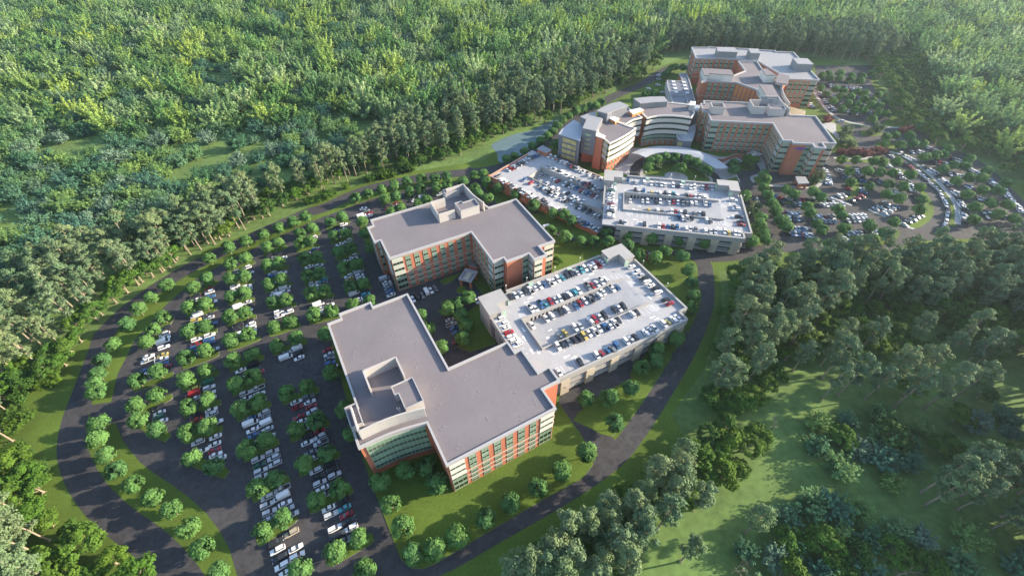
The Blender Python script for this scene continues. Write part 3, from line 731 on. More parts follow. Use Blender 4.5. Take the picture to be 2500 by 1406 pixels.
b = MB(); b.bar(X3(0, 0), X3(1.5, 36.5), .7, 0, 7.9, MT['brick'], MT['stone']); b.build('wall', P3_root)
b = MB(); b.bar(X3(10, 43), X3(69, 43), .7, 0, 7.9, MT['brick'], MT['stone']); b.build('wall', P3_root)
q = ZP((1180, 340), 5.406, [(705, 130), (780, 80), (905, 140), (840, 180)], 10)
b = MB(); b.prism(offset(q, -.2), 0, 9.6, MT['brick']); o = b.build('stair_tower', P3_root)
b = MB(); b.prism(q, 9.6, 10.0, MT['lroof']); b.build('tower_roof', o)

# ------------------------------------------------------------------ hospital: round wing
HA = ((1340, 220), 6.392)
H1 = empty('hospital_building'); tag(H1, 'hospital wing with bulging white louvered bays and a tall slate tower beside brick garage', 'building')
def px_block(root, o, pts, z0, z1, wallm, roofm, name='wall', over=0.0, rt=.5):
    q = ZP(*o, pts, z1)
    b = MB(); b.prism(offset(q, -over) if over else q, z0, z1 - rt, wallm); w_ = b.build(name, root)
    b = MB(); b.prism(q, z1 - rt, z1, roofm); b.build('roof', w_); return q, w_
q, _ = px_block(H1, HA, [(150, 685), (490, 792), (540, 545), (390, 465), (280, 545), (205, 610)], 0, 21.0, MT['gpanel'], MT['canopy'], over=.25)
wl = Wall(H1, q[0], q[1], out_of(q, 0))
for z in (16.9, 13.2, 9.4, 5.6):
    b = MB(); wd = wl.L * .64; b.box(-wd / 2, wd / 2, -.1, .08, 0, 2.5, MT['yglass'])
    for i in range(4): b.box(-wd / 2 + wd * i / 3 - .06, -wd / 2 + wd * i / 3 + .06, .08, .14, 0, 2.5, MT['gpanel'])
    wl.put(b.mesh('window'), wl.L * .52, z, 0.02)
R0 = [(848, 748), (950, 832), (1060, 782), (1170, 722), (1260, 668), (1330, 617), (1368, 585), (1272, 570), (1050, 487), (930, 430), (835, 450), (750, 640)]
def louvered(root, outl, z, nfront, brickz, base_win):
    """flat-roofed bay whose curved front (first nfront edges from index s) carries cantilevered louver bands"""
    q = ZP(*HA, outl, z)
    inn = shell(root, q, 0, z, MT['brick'], par=.9, fasc=MT['slat'], over=1.5, deckdrop=.5)
    s, e = nfront
    fr_ = q[s:e + 1]
    sm = smooth(fr_, 4)
    ctr = Vector((sum(p[0] for p in q) / len(q), sum(p[1] for p in q) / len(q)))
    mid = Vector(sm[len(sm) // 2]); a_, b_2 = Vector(sm[0]), Vector(sm[-1])
    edge_n = out_of(q, (s + e) // 2)
    def band(off, z0, z1, m, name):
        b = MB()
        P = [Vector(p) for p in sm]; nn = []
        for i in range(len(P)):
            d = (P[min(i + 1, len(P) - 1)] - P[max(0, i - 1)]).normalized(); n_ = Vector((-d.y, d.x))
            nn.append(n_ if n_.dot(edge_n) > 0 else -n_)
        for i in range(len(P) - 1):
            for (za, zb, o1, mm) in (z0 if isinstance(z0, list) else [(z0, z1, off, m)]):
                p, r = P[i] + nn[i] * o1, P[i + 1] + nn[i + 1] * o1; pi, ri = P[i] - nn[i] * 1.6, P[i + 1] - nn[i + 1] * 1.6
                b.prism([p, r, ri, pi], za, zb, mm)
        return b.build(name, root)
    fl = []
    H_ = z - .9
    for k in range(3):
        t = H_ - k * 4.1
        band(0, [(t - 1.3, t - .002, -.35, MT['glassd'])], 0, None, 'ribbon_window')
        band(0, [(t - 1.45 - j * .52 - .34, t - 1.45 - j * .52, -.02 if j < 4 else .05, MT['slat']) for j in range(5)] + [(t - 4.09, t - 1.302, -.4, MT['glassg'])], 0, None, 'louver_band')
    return q, inn, sm, edge_n
q0, inn0, sm0, en0 = louvered(H1, R0, 22.0, (1, 6), 9, True)
def small_windows(root, pts, en, zs, k, inset, wd=1.3, ht=1.9, kind='small'):
    P = [Vector(p) for p in pts]
    ls = [0]
    for i in range(len(P) - 1): ls.append(ls[-1] + (P[i + 1] - P[i]).length)
    for j in range(k):
        t = ls[-1] * (j + .5) / k
        i = max(x for x in range(len(P) - 1) if ls[x] <= t)
        d = (P[i + 1] - P[i]).normalized(); p = P[i] + d * (t - ls[i]); nn = Vector((-d.y, d.x))
        if nn.dot(en) < 0: nn = -nn
        for z in zs:
            c = p - nn * inset
            link('window', window_mesh(wd, ht, kind), root, (c.x, c.y, z), math.atan2(-nn.x, nn.y))
small_windows(H1, sm0, en0, (1.2, 5.0), 9, 1.42)
# louvered left flank of the bay
wl = Wall(H1, q0[0], q0[1], out_of(q0, 0))
for k in range(3):
    b = MB(); wd = wl.L - .8; b.box(-wd / 2, wd / 2, -.6, .05, 0, 3.9, MT['yglass'])
    for j in range(5): b.box(-wd / 2 - .1, wd / 2 + .1, 0, .5, .1 + j * .5, .4 + j * .5, MT['slat'])
    wl.put(b.mesh('louver_screen'), wl.L / 2, 9.2 + k * 4.0, -.5)
for s_ in (.3, .75):
    for z in (1.4, 5.2): wl.window(wl.L * s_, z, z + 2.2, 1.9, 'warm').location += Vector((-wl.n.x * 1.4, -wl.n.y * 1.4, 0))
R0b = [(1205, 530), (1255, 497), (1320, 462), (1465, 425), (1440, 408), (1345, 355), (1240, 270), (1150, 285), (1100, 335), (940, 400), (940, 440), (1050, 487)]
q1, inn1, sm1, en1 = louvered(H1, R0b, 22.0, (0, 3), 9, True)
px_block(H1, HA, [(725, 712), (848, 752), (885, 712), (738, 655)], 0, 22.6, MT['brick'], MT['white'], 'stair_pier', .1)
q, o = px_block(H1, HA, [(525, 595), (740, 640), (775, 545), (842, 445), (735, 405), (585, 460)], 9.0, 26.0, MT['gpanel'], MT['lroof'], 'tower')
wl = Wall(H1, q[0], q[1], out_of(q, 0))
for z in (21.6, 18.6, 15.4, 12.2):
    b = MB(); b.box(-2.0, 2.0, -.1, .05, 0, 1.3, MT['glassg']); b.box(-.6, .5, .05, .09, .2, 1.1, MT['yglass']); wl.put(b.mesh('window'), wl.L * .46, z, .02)
b = MB(); b.prism(ZP(*HA, [(545, 640), (735, 650), (800, 500), (640, 480)], 22), 0, 21, MT['brick']); b.build('wall', H1)
px_block(H1, HA, [(490, 415), (585, 460), (735, 405), (920, 372), (850, 260), (745, 325)][0:3] + [(740, 330), (600, 370)], 0, 26.0, MT['gpanel'], MT['lroof'], 'wall', .2)
px_block(H1, HA, [(745, 325), (920, 372), (1000, 330), (1150, 276), (1245, 240), (1105, 180), (960, 215), (850, 260)], 0, 28.0, MT['gpanel'], MT['lroof'], 'upper_hall', .5)
px_block(H1, HA, [(925, 430), (1040, 490), (1100, 442), (985, 402)], 20, 23.6, MT['orange'], MT['white'], 'roof_box')
px_block(H1, HA, [(1250, 318), (1310, 372), (1480, 310), (1420, 278)], 20, 23.8, MT['orange'], MT['white'], 'roof_box')
# hospital: concave wing
H2 = empty('hospital_building'); tag(H2, 'concave hospital wing with green glass curtain wall above the long canopy', 'building')
R2 = [(1535, 437), (1600, 419), (1700, 402), (1800, 396), (1950, 398), (2100, 412), (2230, 432), (2282, 350), (2195, 225), (1860, 188), (1740, 215), (1420, 262), (1440, 350)]
q2, inn2, sm2, en2 = louvered(H2, R2, 22.0, (0, 6), 9, False)
P = [Vector(p) for p in sm2]
b = MB(); bd = MB()
for i in range(len(P) - 1):
    d = (P[i + 1] - P[i]).normalized(); nn = Vector((-d.y, d.x)); nn = nn if nn.dot(en2) > 0 else -nn
    if i > len(P) * .80: continue
    p, r = P[i] - nn * 1.35, P[i + 1] - nn * 1.35
    b.bar(p, r, .3, 3.6, 8.9, MT['glassg'])
    for z in (4.7, 7.4): b.bar(p + nn * .03, r + nn * .03, .3, z, z + 1.0, MT['glassd'])
    b.bar(p - d * .06 + nn * .05, p + d * .06 + nn * .05, .34, 3.6, 8.9, MT['mull'])
b.build('curtain_wall', H2)
small_windows(H2, sm2[:-4], en2, (.7,), 7, 1.42, 2.0, 2.2, 'plain')
px_block(H2, HA, [(1320, 130), (1560, 106), (1800, 100), (1862, 182), (1640, 190), (1430, 212)], 0, 25.5, MT['mech'], MT['lroof'], 'upper_hall', .3)
px_block(H2, ((1500, 160), 7.81), [(1447, 680), (1555, 690), (1540, 760), (1432, 750)], 20, 25.5, MT['screen'], MT['white'], 'roof_box')
px_block(H2, ((1500, 160), 7.81), [(1540, 750), (1640, 760), (1600, 872), (1505, 862)], 0, 17.0, MT['gpanel'], MT['canopy'], 'link_bridge')
q, o = px_block(H2, HA, [(1985, 700), (2060, 640), (2150, 615), (2290, 520), (2290, 640), (2245, 790), (2110, 790), (2015, 770)], 0, 9.5, MT['gpanel'], MT['canopy'], 'entrance_lobby', .3)
wl = Wall(H2, q[7], q[6], out_of(q, 6))
b = MB(); wd = wl.L - 1.0; b.box(-wd / 2, wd / 2, -.1, .1, 0, 7.2, MT['yglass'])
for i in range(5): b.box(-wd / 2 + wd * i / 4 - .06, -wd / 2 + wd * i / 4 + .06, .1, .18, 0, 7.2, MT['mull'])
wl.put(b.mesh('window'), wl.L / 2, .6, 0)
b = MB(); qq = ZP(*HA, [(2035, 690), (2075, 760), (2240, 770), (2262, 700)], 10)
for i in range(3): b.bar(qq[i], qq[i + 1], .3, 9.5, 10.2, MT['fascia'])
b.build('roof_kerb', H2)
# low wing with skylights
HF = ((1500, 160), 7.81)
H3 = empty('hospital_building'); tag(H3, 'low hospital wing with two rows of white skylights on its dark roof', 'building')
q = ZP(*HF, [(1000, 280), (1290, 295), (1235, 150), (1370, 145), (1435, 280), (1550, 690), (1400, 740), (1105, 720), (1055, 545), (1012, 400)], 10)
shell(H3, q, 0, 10, MT['brick'], MT['gpanel'], par=.8, over=.35, deckdrop=.5)
for k in range(2):
    b = MB(); c = smooth(ZP(*HF, [(1000, 280), (1012, 400), (1055, 545), (1085, 640)], 10), 4)
    for i in range(len(c) - 1): b.bar(c[i], c[i + 1], .9, 3.6 + k * 3, 5.2 + k * 3, MT['slat'])
    b.build('louver_band', H3)
b = MB(); qq = ZP(*HF, [(1090, 565), (1355, 572), (1405, 730)], 10)
for i in range(2): b.bar(qq[i], qq[i + 1], .4, 9.4, 10.3, MT['fascia'])
b.build('roof_kerb', H3)
sk = MB(); sk.box(-1.35, 1.35, -1.35, 1.35, 0, .7, MT['skyl']); sk = sk.mesh('skylight')
for p in ((1125, 312), (1143, 374), (1160, 438), (1180, 508), (1325, 322), (1345, 386), (1365, 450), (1390, 518)):
    c = ZP(*HF, [p], 10)[0]; link('skylight', sk, H3, (c[0], c[1], 9.48), R(-5))
# middle and rear hospital blocks
HE = ((1660, 100), 6.944)
H4 = empty('hospital_building'); tag(H4, 'middle hospital block with bent brick front and sunlit orange window strips', 'building')
D_ = [(370, 690), (465, 668), (965, 698), (1300, 815), (1350, 900), (1480, 985), (1700, 1035), (1860, 1085), (1775, 960), (1735, 850), (1720, 750), (1850, 660), (1640, 600), (1400, 470), (1315, 345), (985, 338), (1105, 500), (905, 580), (340, 545)]
q = ZP(*HE, D_, 22.3); inn = shell(H4, q, 0, 22.2, MT['brick'])
w_ = Wall(H4, inn[1], inn[2], out_of(q, 1))
for i in range(5):
    c = 3 + (w_.L - 5) * i / 4; w_.window(c, 11.3, 20.2, 2.2, 'tall'); w_.window(c, 7.2, 9.8, 2.2, 'small'); w_.window(c, 3.6, 5.6, 2.2, 'small')
for z in (10.2, 6.4): w_.band(.2, w_.L, z, z + .5)
w_ = Wall(H4, inn[2], inn[3], out_of(q, 2))
for i in range(5):
    c = 1.5 + (w_.L - 3.5) * i / 4
    for (z, ht) in ((11.3, 8.9), (7.2, 2.6), (3.4, 2.2)):
        b = MB(); b.box(-.75, .75, -.05, .06, 0, ht, MT['orange']); w_.put(b.mesh('window'), c, z, .06)  # panes coloured orange to stand in for the sun they reflect
for z in (10.2, 6.4): w_.band(0, w_.L - .2, z, z + .5)
w_ = Wall(H4, inn[0], inn[1], out_of(q, 0))
for z in (10.2, 6.4): w_.band(.2, w_.L, z, z + .5)
w_ = Wall(H4, inn[-1], inn[0], out_of(q, len(q) - 1))
for z in (10.2, 6.4, 2.8): w_.band(.2, w_.L, z, z + .5)
px_block(H4, HE, [(365, 462), (868, 490), (912, 580), (740, 575), (495, 552), (485, 585), (412, 585)], 20, 26.0, MT['slat'], MT['roof'], 'roof_box', .15)
px_block(H4, HE, [(1375, 468), (1478, 476), (1632, 582), (1462, 582)], 20, 27, MT['slat'], MT['roof'], 'roof_box', .15)
px_block(H4, HE, [(1345, 740), (1568, 746), (1690, 968), (1480, 960)], 20, 26.3, MT['slat'], MT['roof'], 'roof_box', .15)
px_block(H4, HE, [(1662, 562), (1720, 558), (1858, 595), (1836, 735), (1627, 706)], 23.8, 25.2, MT['fascia'], MT['roof'], 'roof_canopy')
b = MB(); cv = smooth(ZP(*HE, [(1722, 750), (1735, 850), (1775, 960), (1862, 1088)], 22.3), 4)
for i in range(len(cv) - 1): b.bar(cv[i], cv[i + 1], .5, 21.2, 23.3, MT['fascia'])
b.build('roof_screen', H4)
H5 = empty('hospital_building'); tag(H5, 'rearmost wide hospital block with three slate plant boxes against the forest', 'building')
q = ZP(*HE, [(195, 106), (480, 106), (488, 100), (1330, 138), (1338, 146), (1622, 162), (1634, 178), (1930, 188), (2375, 662), (1850, 642), (1312, 332), (945, 302), (612, 285), (600, 294), (268, 290)], 22.3)
inn = shell(H5, q, 0, 22.3, MT['brick'], MT['lroof'])
w_ = Wall(H5, inn[11], inn[12], out_of(q, 11))
for i in range(4): w_.window(2 + (w_.L - 4) * i / 3, 11.3, 20.2, 2.2, 'tall')
w_ = Wall(H5, inn[13], inn[14], out_of(q, 13))
for i in range(4): w_.window(2 + (w_.L - 4) * i / 3, 11.3, 20.2, 2.2, 'tall')
for z in (10.2, 6.4): w_.band(0, w_.L, z, z + .5)
w_ = Wall(H5, inn[8], inn[9], out_of(q, 8))
w_.louver(3.2, .6, 20.9, 5)
for i in range(4):
    c = 8.2 + (w_.L - 11) * i / 3; w_.window(c, 11.3, 20.2, 2.6, 'tall'); w_.window(c, 7.2, 9.8, 2.4, 'small'); w_.window(c, 3.6, 5.8, 2.4, 'small')
for z in (10.2, 6.4): w_.band(6, w_.L, z, z + .5)
w_ = Wall(H5, inn[14], inn[0], out_of(q, 14))
for z in (10.2, 6.4, 2.8): w_.band(0, w_.L, z, z + .5)
for i in range(2): w_.louver(3 + i * (w_.L - 6), .6, 20.9, 4)
for P in ([(620, 106), (930, 112), (980, 192), (640, 180)], [(1160, 130), (1320, 136), (1366, 212), (1200, 206)], [(1915, 290), (2165, 300), (2270, 400), (1995, 390)]):
    px_block(H5, HE, P, 20, 27, MT['mech'], MT['lroof'], 'roof_box')

# long curved forecourt canopy
can = smooth(ZP(*HZ, [(15, 230), (120, 180), (250, 140), (450, 112), (700, 112), (950, 142), (1200, 207), (1450, 325), (1660, 472)], 7), 4)
cin = smooth(ZP(*HZ, [(250, 300), (330, 262), (450, 228), (650, 216), (850, 236), (1060, 292), (1250, 372), (1425, 480), (1600, 492)], 7), 4)
cr = empty('entrance_canopy', (0, 0, 0)); tag(cr, 'long curved grey metal canopy sweeping over the hospital forecourt drive', 'canopy')
b = MB(); n = min(len(can), len(cin))
for i in range(n - 1):
    a, c, d, e = can[i], can[i + 1], cin[i + 1], cin[i]
    m1 = ((a[0] + e[0]) / 2, (a[1] + e[1]) / 2); m2 = ((c[0] + d[0]) / 2, (c[1] + d[1]) / 2)
    for (p0, p1, p2, p3, z0, z1, z2, z3_) in ((a, c, m2, m1, 6.7, 6.7, 7.3, 7.3), (m1, m2, d, e, 7.3, 7.3, 6.8, 6.8)):
        b.face([(*p0, z0), (*p3, z3_), (*p2, z2), (*p1, z1)], MT['canopy']); b.face([(*p0, z0 - .5), (*p1, z1 - .5), (*p2, z2 - .5), (*p3, z3_ - .5)], MT['canopy'])
    b.face([(*d, 6.3), (*d, 6.8), (*e, 6.8), (*e, 6.3)], MT['canopy']); b.face([(*a, 6.2), (*a, 6.7), (*c, 6.7), (*c, 6.2)], MT['canopy'])
for p, q in ((can[0], cin[0]), (can[n - 1], cin[n - 1])): b.face([(*p, 6.2), (*q, 6.3), (*q, 6.8), (*p, 6.7)], MT['canopy'])
b.build('canopy_roof', cr)
for i in range(2, n - 1, 5):
    p = Vector(cin[i]) * .82 + Vector(can[i]) * .18
    b = MB(); b.box(p.x - .45, p.x + .45, p.y - .45, p.y + .45, 0, 6.4, MT['gpanel']); b.build('column', cr)
# wooden pergola on the terrace behind
pg = empty('pergola', (0, 0, 0)); tag(pg, 'cream slatted pergola on the terrace behind the hospital sign block', 'pergola')
c5 = ((1560, 90), 3.8)
q = ZP(*c5, [(1400, 650), (1545, 690), (1540, 735), (1385, 725)], 4)
b = MB()
for i in range(9):
    t = i / 8; b.bar(Vector(q[0]).lerp(Vector(q[3]), t), Vector(q[1]).lerp(Vector(q[2]), t), .5, 3.6, 4.0, MT['wood'])
b.build('slatted_roof', pg)
for p in q:
    b = MB(); b.box(p[0] - .2, p[0] + .2, p[1] - .2, p[1] + .2, 0, 3.6, MT['wood']); b.build('post', pg)

# ------------------------------------------------------------------ trees
rg = np.random.default_rng(5)
def leaf_cloud(pts, nrm, size, jitter, m, rgen, asp=1.0, name='crown', extra=None, cup=0.0):
    """many small leaf-sized quads at pts facing roughly along nrm"""
    n = len(pts)
    nn = nrm + rgen.normal(0, jitter, (n, 3)); nn /= np.linalg.norm(nn, axis=1)[:, None]
    t = np.cross(nn, rgen.normal(0, 1, (n, 3))); t /= np.linalg.norm(t, axis=1)[:, None]
    bb = np.cross(nn, t)
    sz = size * rgen.uniform(.65, 1.3, (n, 1))
    a = t * sz * asp; c = bb * sz
    V_ = np.stack([pts - a - c * .55, pts + a * .2 - c, pts + a + c * .5, pts - a * .3 + c], 1).reshape(-1, 3)
    return V_
def mesh_from(verts, mats, mi=None, tail=None):
    n = len(verts) // 4
    me = bpy.data.meshes.new('crown')
    nv = len(verts); tv = tf = None
    me.vertices.add(nv); me.vertices.foreach_set('co', verts.astype(np.float32).ravel())
    me.loops.add(n * 4); me.loops.foreach_set('vertex_index', np.arange(n * 4, dtype=np.int32))
    me.polygons.add(n); me.polygons.foreach_set('loop_start', np.arange(0, n * 4, 4, dtype=np.int32))
    for m in mats: me.materials.append(m)
    if mi is not None: me.polygons.foreach_set('material_index', mi.astype(np.int32))
    me.update(calc_edges=True); return me
def foliage(name, cols, var=0.25, transl=0.22):
    return mat(name, (1, 1, 1), 0.75, n=(0.35, 1 - var, 1 + var, 3), spec=0.12, rnd=cols, transl=transl)
def clump_pts(c, r, k, rgen, up=0.25, squash=.8):
    d = rgen.normal(0, 1, (k, 3)); d /= np.linalg.norm(d, axis=1)[:, None]
    d[:, 2] = np.where(d[:, 2] < -.35, -d[:, 2] * .5, d[:, 2])
    rr = r * rgen.uniform(.62, 1.05, (k, 1))
    p = c + d * rr * np.array([1, 1, squash])
    n_ = d + np.array([0, 0, up]); return p, n_
F_SHADE = foliage('shade_tree_leaves', [(0.090, 0.195, 0.055), (0.115, 0.225, 0.060), (0.078, 0.175, 0.058)], .35)
F_PINE = foliage('pine_needles', [(0.125, 0.190, 0.085), (0.165, 0.215, 0.100), (0.090, 0.155, 0.080), (0.145, 0.205, 0.105)], .25, .12)
F_BROAD = foliage('broad_tree_leaves', [(0.070, 0.150, 0.020), (0.055, 0.120, 0.022), (0.095, 0.165, 0.020), (0.045, 0.100, 0.025)], .35)
F_BUSH = foliage('brush_leaves', [(0.087, 0.197, 0.091), (0.081, 0.183, 0.128), (0.160, 0.284, 0.081), (0.175, 0.262, 0.183), (0.065, 0.168, 0.081), (0.218, 0.335, 0.087), (0.095, 0.204, 0.124)], .35, .25)
F_LIGHT = foliage('pale_tree_leaves', [(0.218, 0.398, 0.129), (0.129, 0.270, 0.096), (0.424, 0.539, 0.116), (0.308, 0.437, 0.231), (0.116, 0.244, 0.077), (0.373, 0.514, 0.141), (0.193, 0.334, 0.141), (0.437, 0.539, 0.282), (0.257, 0.437, 0.129)], .35, .42)
F_RED = foliage('red_shrub_leaves', [(0.24, 0.07, 0.075), (0.19, 0.08, 0.075), (0.27, 0.10, 0.09)], .3)
F_SHR = foliage('shrub_leaves', [(0.13, 0.18, 0.08), (0.10, 0.16, 0.07), (0.16, 0.19, 0.10)], .3)
def shade_crown(sd):
    r = np.random.default_rng(sd); P = []; N = []
    for k in range(26):
        th = r.uniform(0, 2 * np.pi); ph = math.acos(r.uniform(-.75, 1))
        rad = 2.35 * r.uniform(.88, 1.1)
        c = np.array([rad * math.sin(ph) * math.cos(th), rad * math.sin(ph) * math.sin(th), 4.5 + 2.35 * math.cos(ph)])
        p, n_ = clump_pts(c, 1.35, 85, r, .35); out = (c - np.array([0, 0, 4.2])); out = out / np.linalg.norm(out)
        P.append(p); N.append(n_ * .6 + out)
    return mesh_from(leaf_cloud(np.concatenate(P), np.concatenate(N), .30, .45, None, r), [F_SHADE])
def trunk_mesh(h, r0, r1, m, limbs=(), rootn=0, lean=(0, 0)):
    b = MB(); n = 4; pr = None
    for i in range(n):
        z0, z1 = h * i / n, h * (i + 1) / n
        f = lambda z: (lean[0] * z / h + .12 * math.sin(z * .7), lean[1] * z / h + .1 * math.cos(z * .9) - .1, z)
        b.tube(f(z0), f(z1), r0 + (r1 - r0) * i / n, r0 + (r1 - r0) * (i + 1) / n, m, 6)
    for (z, x, y, zz, rr) in limbs: b.tube((lean[0] * z / h, lean[1] * z / h, z), (x, y, zz), rr, rr * .4, m, 5)
    for k in range(rootn):
        t = k / rootn * 2 * math.pi; b.tube((math.cos(t) * r0 * .5, math.sin(t) * r0 * .5, r0 * 1.6), (math.cos(t) * r0 * 2.6, math.sin(t) * r0 * 2.6, -.05), r0 * .5, r0 * .15, m, 4)
    return b.mesh('trunk')
def pine_kind(sd, h=23.0, big=1.0):
    r = np.random.default_rng(sd); P = []; N = []; limbs = []
    nk = 38
    for k in range(nk):
        t = r.uniform(0, 1) ** .9; z = h * (.36 + .60 * t)
        env = (0.9 + 2.7 * math.sin(math.pi * (.18 + .74 * (1 - t)))) * .92 * big
        th = r.uniform(0, 2 * np.pi); rad = env * math.sqrt(r.uniform(.05, 1.0))
        c = np.array([rad * math.cos(th), rad * math.sin(th), z]); rc = r.uniform(.95, 1.6) * big
        p, n_ = clump_pts(c, rc, 80, r, .5, .66); P.append(p); N.append(n_ * .8 + np.array([c[0], c[1], 0]) * .12)
        if k % 3 == 0: limbs.append((z - 1.2, c[0], c[1], z, .09))
    p, n_ = clump_pts(np.array([0, 0, h * .98]), 1.3 * big, 90, r, .4, .9); P.append(p); N.append(n_)
    V_ = leaf_cloud(np.concatenate(P), np.concatenate(N), .235, .5, None, r)
    return mesh_from(V_, [F_PINE]), trunk_mesh(h * .95, .34, .10, MT['bark'], limbs, 5)
def broad_kind(sd, h=11.0, wd=7.0, m=F_BROAD, leaf=.34):
    r = np.random.default_rng(sd); P = []; N = []; limbs = []
    for k in range(34):
        th = r.uniform(0, 2 * np.pi); q = math.sqrt(r.uniform(0, 1)); rad = wd * .82 * q
        z = h * (.30 + .58 * math.sqrt(max(0, 1 - q * q * .9)) * r.uniform(.72, 1.0))
        c = np.array([rad * math.cos(th), rad * math.sin(th), z])
        p, n_ = clump_pts(c, r.uniform(1.1, 2.0), 78, r, .5, .6); P.append(p); N.append(n_ + c * np.array([.05, .05, .02]))
        if k % 3 == 0: limbs.append((h * .25, c[0] * .85, c[1] * .85, z - .4, .14))
    V_ = leaf_cloud(np.concatenate(P), np.concatenate(N), leaf, .5, None, r)
    return mesh_from(V_, [m]), trunk_mesh(h * .4, .42, .25, MT['bark'], limbs, 3)
def spray_kind(sd, h=9.0, wd=6.5, m=None, up=1.0, nb=46, leaf=.30, fl=.55, n_=44):
    """spiky open crown: leafy sprays along radiating branches"""
    r = np.random.default_rng(sd); P = []; N = []; limbs = []
    for k in range(nb):
        th = r.uniform(0, 2 * np.pi); el = r.uniform(.12, 1.35)
        L = (wd * math.cos(el) + h * .85 * math.sin(el) * up) * r.uniform(.7, 1.08)
        d = np.array([math.cos(th) * math.cos(el), math.sin(th) * math.cos(el), math.sin(el)])
        t = r.uniform(.30, 1, (n_, 1)); wdt = (1.05 - t) * 1.25 + .18
        p = np.array([0, 0, h * .16]) + d * L * t + r.normal(0, 1, (n_, 3)) * wdt * fl + np.array([0, 0, 1]) * (t - .3) ** 2 * 1.2
        p[:, 2] = np.maximum(p[:, 2], .3)
        P.append(p); N.append(np.tile(np.array([0, 0, .75]) + d * .55, (n_, 1)))
        if k % 4 == 0: e_ = np.array([0, 0, h * .16]) + d * L * .8; limbs.append((h * .10, e_[0], e_[1], e_[2], .11))
    V_ = leaf_cloud(np.concatenate(P), np.concatenate(N), leaf, .45, None, r, 1.25)
    return mesh_from(V_, [m or F_BUSH]), trunk_mesh(h * .2, .35, .28, MT['darkbark'], limbs)
SHADE = [(shade_crown(20 + i), trunk_mesh(3.6, .16, .11, MT['bark'], [(2.2, .9, .2, 4.2, .06), (2.4, -.7, .5, 4.2, .06)])) for i in range(4)]
PINES = [pine_kind(40 + i, 22 + i % 3 * 1.6, (1, 1.15, .9, 1.05)[i % 4]) for i in range(5)]
BROADS = [broad_kind(60 + i, (10, 11.5, 9)[i % 3], (6.4, 7.4, 5.6)[i % 3]) for i in range(3)]
BUSHES = [spray_kind(80 + i, (8.5, 7.2, 9.6, 7.8)[i], (6.0, 5.4, 6.6, 6.4)[i], F_BUSH, .95, 70, .31, .75, 42) for i in range(4)]
LIGHTS = [spray_kind(90 + i, (15, 17, 13)[i], (5.6, 5.0, 6.0)[i], F_LIGHT, 1.0, 30, .46, .62, 95) for i in range(3)]
UNDER = [spray_kind(97 + i, (3.6, 4.2)[i], (3.4, 3.0)[i], F_SHR if False else F_BROAD, 1.0, 26, .24) for i in range(2)]
def plant(kind, proto, x, y, s=1.0, rz=None, label=None, group=None, cat='tree', sz=None):
    o = empty(kind, (x, y, 0), random.uniform(0, 6.283) if rz is None else rz)
    sv = sz or s; o.scale = (s, s, sv)
    tag(o, label, cat, group)
    link('trunk', proto[1], o); link('crown', proto[0], o)
    return o
# --- planted round shade trees, from crown centres in the photograph
TR = {}
TR['on the verge beside the curved ring road'] = ZP(*LL, [(1075, 1390), (982, 1240), (897, 1115), (790, 1005), (683, 930), (562, 848), (458, 768), (392, 675), (342, 580), (355, 480), (343, 290), (338, 255), (345, 185), (372, 103), (435, 5)], 4) + \
    ZP((300, 680), 2.703, [(30, 305), (105, 205), (190, 125), (290, 45)], 4) + ZP((500, 520), 3.906, [(45, 440), (225, 340), (393, 275), (560, 210), (710, 150), (848, 95), (970, 45)], 4) + \
    ZP(*R4, [(507, 490), (650, 440), (808, 385), (942, 345), (1100, 305), (1265, 280), (1420, 265), (1553, 250)], 4)
TR['in pairs inside the left car park'] = ZP((500, 520), 3.906, [(250, 485), (385, 435), (595, 330), (703, 287), (910, 200), (1025, 155), (1200, 85), (1310, 45), (255, 630), (370, 610), (600, 497), (715, 475), (612, 675), (740, 640),
    (650, 840), (780, 825), (660, 1085), (815, 1035), (695, 1260), (870, 1195), (910, 295), (1012, 270), (957, 440), (1070, 418), (988, 605), (1095, 575), (1022, 772), (1145, 745), (1045, 975), (1205, 935), (1155, 1155),
    (1235, 220), (1345, 195), (1285, 375), (1395, 340), (1338, 530), (1450, 495), (1388, 700), (1510, 668), (1415, 870), (1575, 840), (1500, 88), (1530, 200), (1590, 335)], 4) + \
    ZP(*R4, [(845, 500), (962, 470), (1128, 415), (1252, 388), (1437, 368), (1560, 343), (1735, 310), (908, 640), (1020, 610), (1215, 548), (1320, 525)], 4) + \
    ZP((300, 680), 2.703, [(465, 60), (560, 5), (265, 255), (197, 340), (155, 420), (447, 197), (545, 173), (440, 347), (542, 318), (422, 527), (550, 478), (420, 673), (550, 608), (432, 845), (556, 800), (437, 1018), (563, 975), (455, 1180), (603, 1240),
     (97, 675), (237, 618), (92, 838), (228, 770), (108, 935), (222, 1000), (718, 120), (798, 108), (720, 255), (808, 228), (718, 412), (830, 372), (733, 545), (853, 500), (753, 702), (858, 655), (783, 865), (893, 815), (830, 1128), (940, 1070)], 4) + \
    ZP((540, 940), 3.0167, [(270, 765), (400, 690), (310, 1080), (450, 985), (490, 65), (635, 15), (553, 332), (708, 265), (620, 580), (780, 500), (700, 850), (872, 765), (845, 1230), (1020, 1130), (590, 1350), (1060, 1370)], 4)
TR['on the lawn around the front office block'] = ZP(*FL, [(195, 765), (365, 690), (510, 665), (580, 780), (262, 920), (345, 1080), (408, 1258), (562, 1225), (718, 1135), (905, 1015), (1072, 915), (1260, 810), (1418, 700), (1590, 570)], 4) + \
    ZP((780, 700), 2.604, [(85, 550), (165, 785), (210, 930), (55, 300)], 4)
